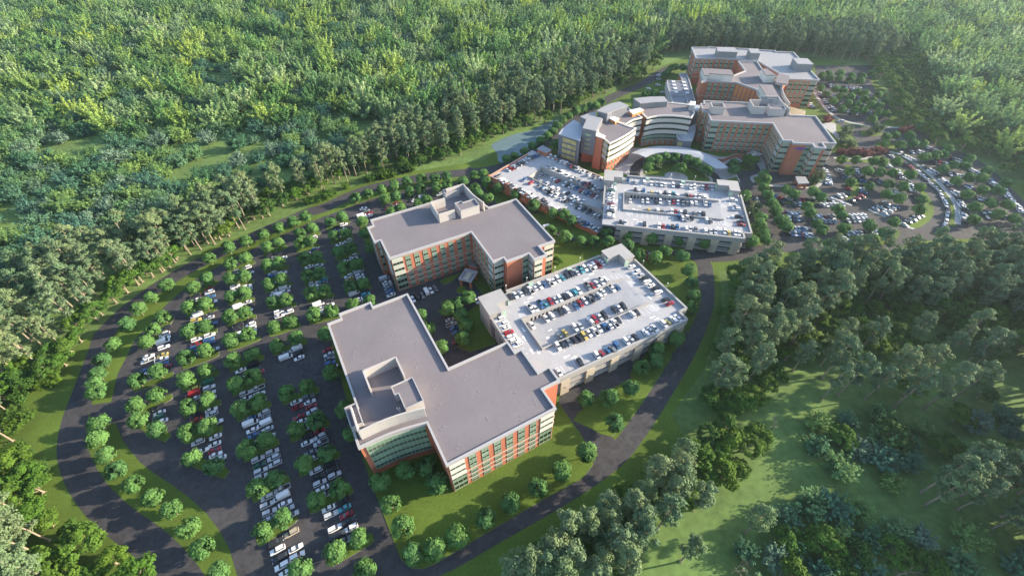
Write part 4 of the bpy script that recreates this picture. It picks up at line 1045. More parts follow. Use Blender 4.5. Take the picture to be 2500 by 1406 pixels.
TR['on the grass strip below the front garage'] = ZP((1340, 760), 5.858, [(1815, 395), (1530, 545), (1525, 715), (1325, 810), (1170, 1085), (860, 1250), (525, 1255)], 4) + ZP(*FL, [(1780, 375)], 4)
TR['on the lawn right of the front garage'] = ZP((1150, 580), 3.7, [(1960, 300), (1985, 415), (2005, 535), (1990, 640), (1910, 175), (1755, 120), (1665, 190), (1525, 160), (1410, 80), (1240, 45), (1110, 40), (985, 40), (845, 10)], 4)
TR['in the courtyard between the two office blocks'] = ZP((780, 700), 2.604, [(808, 145), (875, 108), (945, 80), (897, 180), (935, 248), (915, 335), (775, 385), (640, 190), (690, 270)], 4)
TR['on the grass around the brick garage'] = ZP((1180, 330), 3.676, [(30, 430), (40, 570), (138, 480), (285, 545), (452, 640), (620, 710), (725, 725), (785, 775), (600, 870), (735, 920)], 4) + ZP(*R4, [(1870, 240), (1965, 215), (1870, 380), (1915, 445), (2025, 490)], 4)
TR['along the front wall of the rear garage'] = ZP((1180, 330), 3.676, [(1110, 870), (1295, 905), (1510, 930), (1760, 950), (1985, 975), (2215, 985), (2400, 960), (2345, 545)], 4)
TR['along the pond and the rear ring road'] = ZP((1180, 330), 3.676, [(210, 215), (280, 200), (370, 155), (445, 105), (515, 65), (575, 25), (650, 90)], 4) + ZP(HA[0], HA[1], [(60, 660), (130, 570), (215, 490), (305, 420), (420, 340), (530, 310), (650, 260), (730, 265), (815, 215)], 4) + \
    ZP(*HF, [(1010, 130), (960, 190), (1090, 60), (1170, 50), (1300, 60), (600, 560), (770, 555)], 4)
TR['around the oval lawn of the hospital forecourt'] = ZP((1180, 330), 3.676, [(1480, 300), (1500, 245), (1555, 225), (1625, 210), (1715, 210), (1830, 230), (1905, 260), (1980, 300), (2010, 335), (1765, 305), (2240, 270), (2245, 320)], 4)
TR['in the curved eastern car park'] = ZP(*P3Z, [(685, 110), (795, 120), (725, 155), (855, 130), (830, 175), (900, 180), (955, 140), (1010, 155), (1110, 165), (775, 207), (880, 230), (950, 235), (1005, 200), (1065, 205), (1165, 210), (1055, 240), (835, 275), (940, 275), (1000, 280), (1115, 250), (1110, 295), (1170, 300), (1065, 345),
    (1430, 390), (1170, 475), (1235, 465), (1345, 470), (1165, 525), (1280, 540), (1370, 530), (1440, 525), (840, 645), (950, 650), (1075, 660), (1135, 670), (1245, 665), (1455, 625), (1535, 615), (1600, 605), (1640, 565), (1785, 640), (1675, 690), (1755, 690), (1595, 715), (1925, 725),
    (900, 735), (1025, 735), (1130, 740), (1215, 745), (1350, 760), (1790, 780), (1885, 785), (1695, 805), (2060, 820), (905, 815), (1045, 840), (1190, 830), (1290, 850), (1420, 850), (1775, 905), (1890, 880), (2005, 880), (1180, 905), (1270, 940), (1440, 945), (1415, 1020), (1955, 970), (2075, 985), (1830, 1000), (1820, 1095), (2000, 1060), (2130, 1085),
    (690, 925), (485, 900), (430, 870), (630, 890), (580, 1000), (605, 1045), (660, 1125), (690, 1170), (805, 1020), (845, 1065), (855, 1155), (1045, 1140), (1230, 1110), (1165, 1195), (1065, 1245), (940, 1285), (745, 1270),
    (750, 35), (820, 40), (900, 55), (975, 60), (740, 5), (825, 5), (915, 20), (990, 25), (1060, 5), (690, 20)], 4)
TR['in the rows just right of the rear garage'] = ZP(*P3Z, [(255, 750), (265, 800), (255, 860), (285, 910), (315, 975), (340, 1030), (385, 1100), (420, 1150), (125, 920), (235, 1080), (220, 1130), (250, 1190), (275, 1245), (165, 1260)], 4)
ki = 0
for ph, pts in TR.items():
    pts = sorted(pts, key=lambda p: p[0] ** 2 + p[1] ** 2)
    keep = []
    for p in pts:
        if all((p[0] - q[0]) ** 2 + (p[1] - q[1]) ** 2 > 5 for q in keep): keep.append(p)
    for i, p in enumerate(keep):
        s = random.uniform(.93, 1.08) * (1.0 if 'pairs' in ph or 'verge' in ph else 1.04)
        if 'eastern' in ph: s *= .94
        plant('shade_tree', SHADE[ki % 4], p[0], p[1], s, label='%s nearest round shade tree %s' % (ordw(i + 1), ph), group='planted round shade trees'); ki += 1
# pairs stand on small grass islands
PR = [p for p in TR['in pairs inside the left car park']]
done = set()
for i, p in enumerate(PR):
    for j in range(i + 1, len(PR)):
        q = PR[j]; d = math.hypot(p[0] - q[0], p[1] - q[1])
        if 4 < d < 13 and i not in done and j not in done:
            dv = (Vector(q) - Vector(p)).normalized(); nn = Vector((-dv.y, dv.x)); a = Vector(p) - dv * 2.2; c = Vector(q) + dv * 2.2
            k = 1.7
            slab('grass_island', smooth([a + nn * k, c + nn * k, c + dv * 1.1, c - nn * k, a - nn * k, a - dv * 1.1], 3, True), .13, MT['lawn'])
            done.add(i); done.add(j)
# --- shrubs with their own look
def big_shrub(p, s, m_, lab, name='shrub', proto=None):
    return plant(name, proto or BUSHES[0], p[0], p[1], s, label=lab, cat='shrub')
RED = [spray_kind(110 + i, 3.2, 2.6, F_RED, 1, 24, .26) for i in range(2)]
PALE = [spray_kind(113 + i, 3.4, 2.6, F_SHR, 1, 26, .24) for i in range(2)]
reds = ZP(*P3Z, [(830, 590), (865, 596), (900, 592), (935, 598), (970, 600), (1005, 602), (1040, 600), (1070, 592), (1100, 585), (1135, 585), (1165, 580), (1290, 430), (1330, 425), (735, 350)], .8)
for i, p in enumerate(reds):
    plant('red_shrub', RED[i % 2], p[0], p[1], random.uniform(.9, 1.25), label='%s nearest red leaved shrub near the hospital turning circle' % ordw(1 + sorted(range(len(reds)), key=lambda k: reds[k][0] ** 2 + reds[k][1] ** 2).index(i)), group='red leaved shrubs', cat='shrub')
pales = ZP(*P3Z, [(625, 810), (655, 790), (680, 760), (640, 770), (850, 470), (870, 440), (830, 520), (900, 540), (1050, 450), (1100, 430), (180, 1010), (170, 1040), (150, 690)], .8) + ZP((1180, 330), 3.676, [(1560, 285)], .8)
for i, p in enumerate(pales):
    plant('pale_shrub', PALE[i % 2], p[0], p[1], random.uniform(1.0, 1.5), label='%s nearest pale green shrub planted by the hospital entrances' % ordw(1 + sorted(range(len(pales)), key=lambda k: pales[k][0] ** 2 + pales[k][1] ** 2).index(i)), group='pale green shrubs', cat='shrub')
p = ZP((1180, 330), 3.676, [(2385, 265)], 2)[0]; plant('spreading_tree', BROADS[1], p[0], p[1], .85, label='broad spreading tree on the small turning island in front of the hospital block', cat='tree')
p = ZP((1150, 580), 3.7, [(775, 225)], 1.5)[0]; plant('leafy_bush', BROADS[2], p[0], p[1], .55, label='dark leafy bush on the lawn behind the front garage parapet', cat='shrub')
# bare dead trees
def bare_mesh(sd):
    r = random.Random(sd); b = MB()
    def grow(p, d, L, rad, lv):
        q = p + d * L; b.tube(p, q, rad, rad * .55, MT['bark'], 4)
        if lv == 0: return
        for _ in range(3):
            e = (d + Vector((r.uniform(-1, 1), r.uniform(-1, 1), r.uniform(-.1, .7))) * .85).normalized(); grow(p + d * L * r.uniform(.6, 1), e, L * .72, rad * .5, lv - 1)
    grow(Vector((0, 0, 0)), Vector((0, 0, 1)), 3.4, .26, 4); return b.mesh('bare_tree')
BARE = [bare_mesh(2), bare_mesh(5)]
for i, (x, y, l) in enumerate([(2008, 850, 'grey leafless tree standing alone among the upper pines of the right meadow'), (1890, 1040, 'grey leafless tree at the left edge of the right meadow'), (2200, 1400, 'grey leafless tree at the bottom edge of the meadow'), (1790, 1395, 'grey leafless tree beside a pale bush at the bottom edge')]):
    p = W(x, y, 2); tag(link('bare_tree', BARE[i % 2], None, (p[0], p[1], 0), i * 1.3), l, 'tree')

# --- woods: sampled inside photograph regions, on the ground
placed = {}
RA = np.array(ring)
KEEPOUT = [pond, lot, lotE, [W(*p) for p in ((1180, 400), (1380, 300), (1540, 235), (1690, 150), (2000, 150), (2120, 165), (2180, 290), (2100, 420), (1860, 620), (1180, 620))]]
KBOX = [(min(p[0] for p in k), max(p[0] for p in k), min(p[1] for p in k), max(p[1] for p in k)) for k in KEEPOUT]
def blocked(x, y):
    if any(b[0] < x < b[1] and b[2] < y < b[3] and inpoly(x, y, k) for k, b in zip(KEEPOUT, KBOX)): return True
    return bool((((RA[:, 0] - x) ** 2 + (RA[:, 1] - y) ** 2) < 64).any())
def sample(poly_px, n, mind, rgen, avoid=None, key='all', dens=None):
    poly = [W(*p) for p in poly_px]
    xs = [p[0] for p in poly]; ys = [p[1] for p in poly]; out = []; L = placed.setdefault(key, {})
    tries = 0
    while len(out) < n and tries < n * 40:
        tries += 1
        x = rgen.uniform(min(xs), max(xs)); y = rgen.uniform(min(ys), max(ys))
        if not inpoly(x, y, poly): continue
        if dens and rgen.random() > dens(x, y): continue
        cx, cy = int(x // 20), int(y // 20)
        if any((x - a) ** 2 + (y - b) ** 2 < mind * mind for i in (-1, 0, 1) for j in (-1, 0, 1) for a, b in L.get((cx + i, cy + j), ())): continue
        if blocked(x, y): continue
        L.setdefault((cx, cy), []).append((x, y)); out.append((x, y))
    return out
def cl(rgen, sc_):
    k = [(rgen.uniform(-900, 900), rgen.uniform(0, 1000)) for _ in range(1)]
    from mathutils import noise
    return lambda x, y: 1.0 if noise.noise((x / sc_, y / sc_, 3.3)) > -.02 else .08
rr = random.Random(11)
pine_stands = [
    ('in the dense stand along the left edge', [(-40, 900), (-40, 760), (120, 690), (240, 640), (420, 590), (440, 640), (330, 720), (230, 800), (150, 880), (60, 930)], 72, 3.8),
    ('in the row beyond the ring road, left of centre', [(420, 600), (560, 530), (640, 500), (660, 535), (560, 580), (440, 640)], 40, 3.2),
    ('in the row beyond the ring road, at the centre', [(640, 505), (760, 455), (900, 400), (1000, 330), (1160, 300), (1200, 330), (1120, 385), (1000, 400), (880, 435), (730, 500)], 66, 3.8),
    ('in the wood right of the front garage', [(1790, 700), (1860, 690), (2050, 690), (2060, 760), (1960, 830), (1830, 930), (1740, 1000), (1700, 960), (1770, 840)], 40, 4.4),
    ('scattered over the right meadow', [(1930, 860), (2200, 830), (2450, 870), (2420, 960), (2230, 1010), (2060, 990), (1930, 960)], 17, 6),
    ('in the clump at the right edge of the meadow', [(2240, 1190), (2330, 1150), (2500, 1190), (2520, 1290), (2350, 1290), (2260, 1250)], 15, 3.6),
    ('in the front wood below the service road', [(1640, 1140), (1560, 1210), (1450, 1280), (1320, 1350), (1200, 1420), (1450, 1470), (1560, 1400), (1620, 1280), (1690, 1190)], 26, 4.2),
    ('in the near left corner wood', [(-60, 960), (30, 990), (50, 1060), (10, 1100), (-60, 1110)], 8, 3.5),
    ('at the bottom left corner', [(-60, 1190), (40, 1200), (110, 1260), (180, 1330), (300, 1420), (100, 1500), (-60, 1450)], 15, 4.0),
]
for ph, poly, n, md in pine_stands:
    for (x, y) in sample(poly, n, md, rr, key='pine'):
        k = rr.randrange(5); plant('pine_tree', PINES[k], x, y, rr.uniform(.85, 1.15), label='tall bare trunked pine ' + ph, group='pines ' + ph)
for i, (x, y) in enumerate([(1692, 1244), (1818, 1300), (1660, 1370), (1935, 905)]):
    p = W(x, y); plant('pine_tree', PINES[i % 5], p[0], p[1], .88, label=['lone small pine leaning over the left edge of the right meadow', 'lone pine with visible root flare on the lower right meadow', 'lone pine at the bottom edge left of the dark bushes', 'lone slender pine in the gap above the meadow'][i], group='lone meadow pines')
broad_stands = [
    ('behind the pines along the ring road', [(430, 640), (400, 600), (560, 525), (700, 470), (860, 400), (1000, 330), (1040, 380), (900, 425), (740, 490), (570, 570)], 34, 6),
    ('under the left edge pines', [(-40, 1000), (-40, 930), (100, 900), (210, 800), (330, 700), (420, 640), (440, 665), (330, 760), (240, 840), (180, 905), (80, 960)], 40, 5.5),
    ('beyond the ring road near the pond', [(960, 420), (1100, 388), (1210, 350), (1200, 300), (1120, 330), (1000, 380)], 16, 7),
    ('in the corner wood at bottom left', [(-60, 1130), (60, 1120), (150, 1190), (330, 1330), (400, 1440), (100, 1560), (-60, 1450)], 24, 6.5),
    ('in the front wood below the service road', [(1670, 1120), (1560, 1210), (1400, 1310), (1290, 1390), (1330, 1460), (1480, 1400), (1600, 1280), (1800, 1160), (1850, 1080), (1760, 1040)], 36, 6),
    ('in the wood right of the front garage', [(1780, 680), (2060, 680), (2080, 800), (1950, 880), (1850, 960), (1780, 1040), (1700, 980), (1760, 850)], 40, 7),
    ('in the wood below the eastern car park', [(1860, 670), (2100, 655), (2500, 610), (2550, 700), (2550, 830), (2300, 800), (2080, 790)], 80, 6.5),
    ('in bushes along the bottom of the meadow', [(1880, 1330), (2000, 1290), (2150, 1310), (2300, 1380), (2250, 1440), (1900, 1440)], 7, 9),
    ('standing on the right meadow', [(1950, 1000), (2100, 960), (2420, 960), (2480, 1030), (2330, 1110), (2150, 1120), (1960, 1120)], 6, 12),
    ('along the upper edge of the meadow', [(1900, 860), (2100, 800), (2500, 800), (2520, 880), (2300, 870), (2000, 900)], 12, 8),
]
for ph, poly, n, md in broad_stands:
    for (x, y) in sample(poly, n, md, rr, key='broad'):
        plant('broad_tree', BROADS[rr.randrange(3)], x, y, rr.uniform(.75, 1.1), label='broad crowned green tree ' + ph, group='broad trees ' + ph)
for ph, poly, n in (('along the far kerb of the ring road', [(330, 735), (440, 660), (640, 550), (860, 450), (1000, 405), (1010, 420), (860, 468), (640, 572), (440, 680), (345, 755)], 40), ('at the edge of the left wood', [(40, 960), (140, 880), (150, 930), (80, 1020), (60, 1100), (160, 1180), (110, 1190), (40, 1100)], 12)):
    for (x, y) in sample(poly, n, 4, rr, key='under'):
        plant('low_bush', UNDER[rr.randrange(2)], x, y, rr.uniform(.8, 1.4), label='low leafy bush ' + ph, group='low bushes ' + ph, cat='shrub')
bush_stands = [
    ('on the open ground at far left', [(-120, 470), (-60, 340), (400, 330), (700, 320), (870, 300), (880, 400), (640, 470), (420, 560), (200, 620), (-60, 740)], 165, 9.0),
    ('on the right meadow', [(1960, 1050), (2050, 1010), (2220, 1030), (2420, 1010), (2500, 1050), (2520, 1150), (2300, 1120), (2190, 1190), (2060, 1180), (1960, 1130)], 20, 6),
    ('along the lower right edge', [(1800, 1340), (1900, 1250), (2050, 1230), (2150, 1270), (2250, 1260), (2500, 1320), (2560, 1450), (1800, 1450)], 20, 7.5),
]
for ph, poly, n, md in bush_stands:
    for (x, y) in sample(poly, n, md, rr, key='bush', dens=cl(rr, 60) if n > 100 else None):
        plant('brush_tree', BUSHES[rr.randrange(4)], x, y, rr.uniform(.75, 1.2) * (.72 if n < 100 else 1), label='low spiky crowned brush tree ' + ph, group='brush trees ' + ph)
# the far-off forest reads as one mass
far = []
from mathutils import noise as mnoise
def stuff_pts(poly, n, md, kinds, smin, smax, key, dens=None):
    for (x, y) in sample(poly, n, md, rr, key=key, dens=dens):
        far.append((x, y, rr.choice(kinds), rr.uniform(smin, smax)))
stuff_pts([(-900, 330), (-300, 60), (-200, -10), (600, -25), (1100, -25), (1120, 120), (1000, 230), (880, 300), (700, 322), (400, 335), (-60, 345)], 1900, 11.8, [0, 1, 2, 3, 4, 5, 6, 4, 5, 6], .8, 1.25, 'bush', lambda x, y: 1.0 if mnoise.noise((x / 70, y / 70, 1.0)) > -.08 else .12)
stuff_pts([(640, 150), (900, 90), (1250, 20), (1700, -25), (2700, -25), (2900, 60), (2300, 100), (2120, 130), (1990, 105), (1690, 105), (1560, 140), (1400, 200), (1150, 285), (960, 300), (860, 290), (700, 250)], 1150, 11.5, [4, 5, 6, 4, 5, 6, 0, 2], .95, 1.5, 'bush')
stuff_pts([(2230, 150), (2200, 60), (2800, 30), (3400, 250), (3300, 600), (2640, 560), (2560, 440), (2400, 330), (2290, 230)], 800, 9.5, [4, 5, 6, 4, 5, 6, 7, 8], .95, 1.4, 'bush')
stuff_pts([(1640, 130), (2010, 142), (2110, 160), (2200, 140), (2100, 95), (1660, 92), (1580, 120), (1540, 150)], 260, 4.2, [10, 11, 12, 13, 14], .8, 1.05, 'pine')
stuff_pts([(1100, 240), (1300, 190), (1500, 130), (1600, 110), (1590, 145), (1400, 215), (1200, 285), (1060, 310)], 90, 4.5, [10, 11, 12, 13, 14], .8, 1.05, 'pine')
stuff_pts([(1130, 300), (1250, 270), (1370, 230), (1480, 190), (1590, 150), (1570, 190), (1450, 250), (1340, 292), (1220, 330)], 80, 3.8, [10, 11, 12, 13, 14], .85, 1.1, 'pine')
stuff_pts([(1900, 680), (2100, 665), (2300, 650), (2500, 620), (2540, 720), (2500, 800), (2300, 770), (2100, 760)], 70, 4.4, [10, 11, 12, 13, 14], .85, 1.15, 'pine')
stuff_pts([(2516, 600), (2590, 600), (2640, 1000), (2650, 1500), (2530, 1500), (2515, 800)], 190, 3.6, [7, 10, 11, 12, 13, 14], 1.1, 1.45, 'pine')
stuff_pts([(2110, 150), (2150, 210), (2190, 300), (2250, 350), (2330, 400), (2480, 440), (2600, 480), (2600, 380), (2400, 330), (2300, 240), (2250, 160), (2140, 140)], 96, 6.3, [7, 8, 9], .8, 1.15, 'broad')
stuff_pts([(1190, 350), (1215, 335), (1330, 298), (1450, 252), (1560, 206), (1625, 165), (1560, 140), (1400, 210), (1250, 270), (1180, 300)], 80, 5.2, [7, 8, 9], .8, 1.15, 'broad')
stuff_pts([(1640, 125), (2010, 138), (2110, 150), (2190, 150), (2100, 80), (1660, 70), (1560, 130)], 120, 6, [7, 8, 9], .8, 1.1, 'broad')
stuff_pts([(-60, 560), (-60, 760), (-300, 950), (-500, 1000), (-700, 700)], 160, 8, [0, 1, 2, 3], .8, 1.2, 'bush')
stuff_pts([(-60, 930), (-60, 1400), (-400, 1500), (-400, 1000)], 50, 6, [7, 8, 9, 10, 11], .8, 1.1, 'pine')
KP = BUSHES + LIGHTS + BROADS + PINES      # 0-3, 4-6, 7-9, 10-14
protos = {}
def find_pair(pr):
    tr = cr = None
    for o in bpy.data.objects:
        if o.data is pr[0] and cr is None: cr = o
        if o.data is pr[1] and tr is None: tr = o
    return tr, cr
# pale tall trees: a few nearest ones stand as individuals
for i, (x, y, l) in enumerate([(2330, 330, 'pale'), (2300, 250, ''), (2460, 300, ''), (2400, 260, ''), (2440, 380, ''), (2350, 240, ''), (2290, 290, ''), (2490, 350, ''), (2380, 320, ''), (700, 235, ''), (780, 230, ''), (640, 200, ''), (860, 215, ''), (910, 250, ''), (960, 240, '')]):
    p = W(x, y); plant('pale_tree', LIGHTS[i % 3], p[0], p[1], 1.15, label=('%s nearest pale feathery crowned tree ' % ordw(i + 1 if i < 9 else i - 8)) + ('above the dark wood at far right' if i < 9 else 'at the edge of the far forest'), group='pale feathery trees')
pm = bpy.data.meshes.new('forest'); pm.from_pydata([(x, y, 0) for x, y, k, s in far], [], [])
at_k = pm.attributes.new('kind', 'INT', 'POINT'); at_k.data.foreach_set('value', [k for _, _, k, _ in far])
at_s = pm.attributes.new('size', 'FLOAT', 'POINT'); at_s.data.foreach_set('value', [s for *_, s in far])
at_r = pm.attributes.new('turn', 'FLOAT_VECTOR', 'POINT'); at_r.data.foreach_set('vector', [c for _ in far for c in (rr.uniform(-.05, .05), rr.uniform(-.05, .05), rr.uniform(0, 6.28))])
fo = bpy.data.objects.new('forest', pm); COL.objects.link(fo)
tag(fo, 'far-off mixed green forest filling the ground beyond the campus', 'forest', None, 'stuff')
gn = bpy.data.node_groups.new('forest_scatter', 'GeometryNodeTree')
gn.interface.new_socket('Geometry', in_out='INPUT', socket_type='NodeSocketGeometry'); gn.interface.new_socket('Geometry', in_out='OUTPUT', socket_type='NodeSocketGeometry')
gi = gn.nodes.new('NodeGroupInput'); go_ = gn.nodes.new('NodeGroupOutput'); jn = gn.nodes.new('GeometryNodeJoinGeometry')
gn.links.new(jn.outputs[0], go_.inputs[0])
def attr(nm, ty):
    a = gn.nodes.new('GeometryNodeInputNamedAttribute'); a.data_type = ty; a.inputs['Name'].default_value = nm; return a.outputs['Attribute']
ak, as_, ar_ = attr('kind', 'INT'), attr('size', 'FLOAT'), attr('turn', 'FLOAT_VECTOR')
for k, pr in enumerate(KP):
    if not any(f[2] == k for f in far): continue
    eq = gn.nodes.new('FunctionNodeCompare'); eq.data_type = 'INT'; eq.operation = 'EQUAL'
    gn.links.new(ak, eq.inputs[2]); eq.inputs[3].default_value = k
    for o in find_pair(pr):
        oi = gn.nodes.new('GeometryNodeObjectInfo'); oi.inputs['Object'].default_value = o; oi.transform_space = 'ORIGINAL'; oi.inputs['As Instance'].default_value = True
        ip = gn.nodes.new('GeometryNodeInstanceOnPoints')
        gn.links.new(gi.outputs[0], ip.inputs['Points']); gn.links.new(eq.outputs[0], ip.inputs['Selection']); gn.links.new(oi.outputs['Geometry'], ip.inputs['Instance'])
        gn.links.new(ar_, ip.inputs['Rotation']); gn.links.new(as_, ip.inputs['Scale']); gn.links.new(ip.outputs[0], jn.inputs[0])
md = fo.modifiers.new('scatter', 'NODES'); md.node_group = gn

# ------------------------------------------------------------------ vehicles (length along +X)
PB = mat('paint_slot', (0.7, 0.7, 0.7), 0.3)
def ring(x, w, z0, z1, tuck=.82):
    return [(x, -w, z0 + .16), (x, -w, z0 + (z1 - z0) * .55), (x, -w * tuck, z1), (x, w * tuck, z1), (x, w, z0 + (z1 - z0) * .55), (x, w, z0 + .16), (x, w * .8, z0), (x, -w * .8, z0)]
def loft(b, secs, m):
    for i in range(len(secs) - 1):
        A, B_ = secs[i], secs[i + 1]; n = len(A)
        for k in range(n):
            j = (k + 1) % n; b.face([A[k], A[j], B_[j], B_[k]], m)
    b.face(secs[0][::-1], m); b.face(secs[-1], m)
def cabin(bg_, bp, x0, x1, x2, x3, wb, wt, zb, zt, pillars):
    """glass greenhouse from belt line zb to roof zt; x0/x3 belt rear/front, x1/x2 roof rear/front"""
    A = [(x0, -wb, zb), (x3, -wb, zb), (x3, wb, zb), (x0, wb, zb)]; T_ = [(x1, -wt, zt), (x2, -wt, zt), (x2, wt, zt), (x1, wt, zt)]
    for k in range(4):
        j = (k + 1) % 4; bg_.face([A[k], A[j], T_[j], T_[k]], MT['carglass'])
    bg_.face(T_, MT['carglass'])
    e = .03
    bp.prism([(x1 - .05, -wt - e), (x2 + .05, -wt - e), (x2 + .05, wt + e), (x1 - .05, wt + e)], zt + .005, zt + .06, PB)
    for t in pillars:
        for sy in (-1, 1):
            def P(f, up): 
                xb = x0 + (x3 - x0) * f; xt = x1 + (x2 - x1) * f
                return (xb + (xt - xb) * up, sy * ((wb + (wt - wb) * up) + .012), zb + (zt - zb) * up)
            bp.face([P(t - .022, 0), P(t + .022, 0), P(t + .022, 1), P(t - .022, 1)], PB)
def lights(bp, L, w, z):
    for sy in (-1, 1):
        bp.box(L / 2 - .10, L / 2 + .01, sy * w * .72 - .2, sy * w * .72 + .2, z, z + .16, MT['headl'])
        bp.box(-L / 2 - .01, -L / 2 + .08, sy * w * .76 - .16, sy * w * .76 + .16, z + .06, z + .24, MT['taill'])
def car_kind(kind):
    body = MB(); gl = MB()
    if kind == 'h':
        L, w, wx = 4.75, .93, (1.45, -1.42)
        loft(body, [ring(-L / 2, w * .88, .42, .98), ring(-L / 2 + .15, w, .30, 1.06), ring(.85, w, .28, 1.06), ring(1.75, w * .97, .28, .99), ring(L / 2 - .12, w * .9, .32, .88), ring(L / 2, w * .74, .42, .72)], PB)
        cabin(gl, body, -2.25, -2.0, .25, 1.0, .80, .66, 1.04, 1.66, (.02, .36, .68)); lights(body, L, w, .70)
    elif kind == 'v':
        L, w, wx = 5.6, 1.0, (1.75, -1.75)
        loft(body, [ring(-L / 2, w * .96, .40, 2.2, .9), ring(-L / 2 + .1, w, .35, 2.32, .9), ring(1.15, w, .32, 2.36, .9), ring(1.35, w * .99, .32, 2.28, .88)], PB)
        loft(body, [ring(1.3, w * .99, .32, 1.22), ring(2.3, w * .96, .32, 1.12), ring(L / 2, w * .8, .40, .9)], PB)
        cabin(gl, body, 1.30, 1.33, 1.55, 2.28, .88, .80, 1.18, 2.12, (.3,)); lights(body, L, w, .75)
    elif kind == 'p':
        L, w, wx = 5.6, .98, (1.75, -1.65)
        loft(body, [ring(-.35, w, .34, 1.12), ring(1.2, w, .34, 1.12), ring(2.1, w * .98, .34, 1.08), ring(L / 2 - .1, w * .94, .36, 1.0), ring(L / 2, w * .8, .45, .85)], PB)
        for sy in (-1, 1): body.box(-L / 2, -.34, sy * w - .09 if sy > 0 else sy * w, sy * w if sy > 0 else sy * w + .09, .42, 1.14, PB)
        body.box(-L / 2, -L / 2 + .09, -w + .09, w - .09, .45, 1.12, PB); body.box(-L / 2 + .09, -.34, -w + .09, w - .09, .42, .66, MT['bed'])
        cabin(gl, body, -.30, -.12, .95, 1.55, .86, .72, 1.10, 1.80, (.03, .5)); lights(body, L, w, .78)
    else:
        L, w, wx = 4.6, .90, (1.40, -1.35)
        loft(body, [ring(-L / 2, w * .82, .45, .90), ring(-L / 2 + .18, w * .97, .30, .98), ring(-1.3, w, .27, .99), ring(.9, w, .26, .94), ring(1.7, w * .97, .27, .84), ring(L / 2 - .15, w * .88, .30, .74), ring(L / 2, w * .70, .40, .62)], PB)
        cabin(gl, body, -1.75, -1.05, .10, 1.02, .78, .60, .93, 1.42, (.05, .45)); lights(body, L, w, .56)
    wh = MB(); r = .33 if kind in 'sh' else .38
    n = 12; ringp = lambda y, q: [(q * math.cos(t / n * 6.2832), y, q * math.sin(t / n * 6.2832)) for t in range(n)]
    a, c = ringp(-.11, r), ringp(.11, r)
    for k in range(n): wh.face([a[k], a[(k + 1) % n], c[(k + 1) % n], c[k]], MT['tyre'])
    wh.face(a, MT['tyre']); wh.face(c, MT['tyre']); wh.face(ringp(-.115, r * .62), MT['rim']); wh.face(ringp(.115, r * .62), MT['rim'])
    return dict(body=body, glass=gl, wheel=wh, L=L, w=w, wx=wx, r=r, bm=body.mesh('body'), gm=gl.mesh('windows'), wm=wh.mesh('wheel'))
KINDS = {k: car_kind(k) for k in 'shvp'}
KN = dict(s=('parked_car', 'sedan', 'car'), h=('parked_car', 'wagon', 'car'), v=('parked_van', 'van', 'van'), p=('parked_pickup', 'pickup truck', 'pickup truck'))
body_cache = {}
def body_of(kind, col):
    if (kind, col) not in body_cache:
        me = KINDS[kind]['bm'].copy()
        for i, m in enumerate(me.materials):
            if m is PB: me.materials[i] = PAINT[col]
        body_cache[kind, col] = me
    return body_cache[kind, col]
def car(x, y, z, rz, kind, col, label, group, wheels=True):
    K = KINDS[kind]; nm, typ, cat = KN[kind]
    o = empty(nm, (x, y, z), rz); o.scale = (.95, .95, .95); tag(o, label, cat, group)
    link('body', body_of(kind, col), o); link('windows', K['gm'], o)
    if wheels:
        for wx in K['wx']:
            for sy in (-1, 1): link('wheel', K['wm'], o, (wx, sy * (K['w'] - .09), K['r']))
    return o
def parse(o, s, txt, zf=None):
    """'x,y code' entries: code = kind letter + colour letter; returns world positions"""
    out = []
    for tk in txt.split():
        a = tk.split(','); k, c = a[2][0], a[2][1]
        z = .0
        pz = 0.75
        px_, py_ = o[0] + float(a[0]) / s, o[1] + float(a[1]) / s
        x, y = W(px_, py_, pz)
        if zf:
            for _ in range(5): z = zf(x, y); x, y = W(px_, py_, z + pz)
        out.append((x, y, z, k, c))
    return out
def separate(cars, d=2.05):
    out = []
    for c in cars:
        if all((c[0] - q[0]) ** 2 + (c[1] - q[1]) ** 2 > d * d for q in out): out.append(c)
    return out
N_ = ((540, 940), 3.0167)
left = parse(*N_, """180,58,hs 270,22,ps 185,97,ss 315,202,hs 212,245,sb 318,237,sg 218,280,vw 322,280,vw 230,330,sw 340,322,ss 242,367,sb 350,350,sb 272,542,hs 377,490,hs 387,532,hs 280,588,sn 398,577,hs 292,630,hs 297,675,hs
450,760,ps 342,822,hs 447,818,vw 340,878,hs 470,868,sw 357,932,hs 487,910,ss 362,980,ss 520,950,ss 518,1085,ht 403,1152,hk 415,1210,hw 548,1198,sw 432,1270,hk 560,1255,hw 450,1325,hw 480,1375,sw 640,85,hg 553,122,sw 653,122,sw 562,160,sr 662,155,sr
670,192,hs 570,232,sr 600,262,sw 635,378,hk 720,340,sr 727,378,hs 635,422,sw 735,422,ps 660,495,sg 690,530,ss 698,628,hs 800,582,hk 712,672,sk 812,622,sk 727,718,hs 835,660,hs 745,760,sw 838,712,sk 770,800,ss 790,905,sw 895,850,hk 907,902,sc
808,952,hs 922,952,sr 940,998,hk 838,1052,hw 955,1050,hw 860,1110,vk 910,1140,hg 975,1110,sw""")
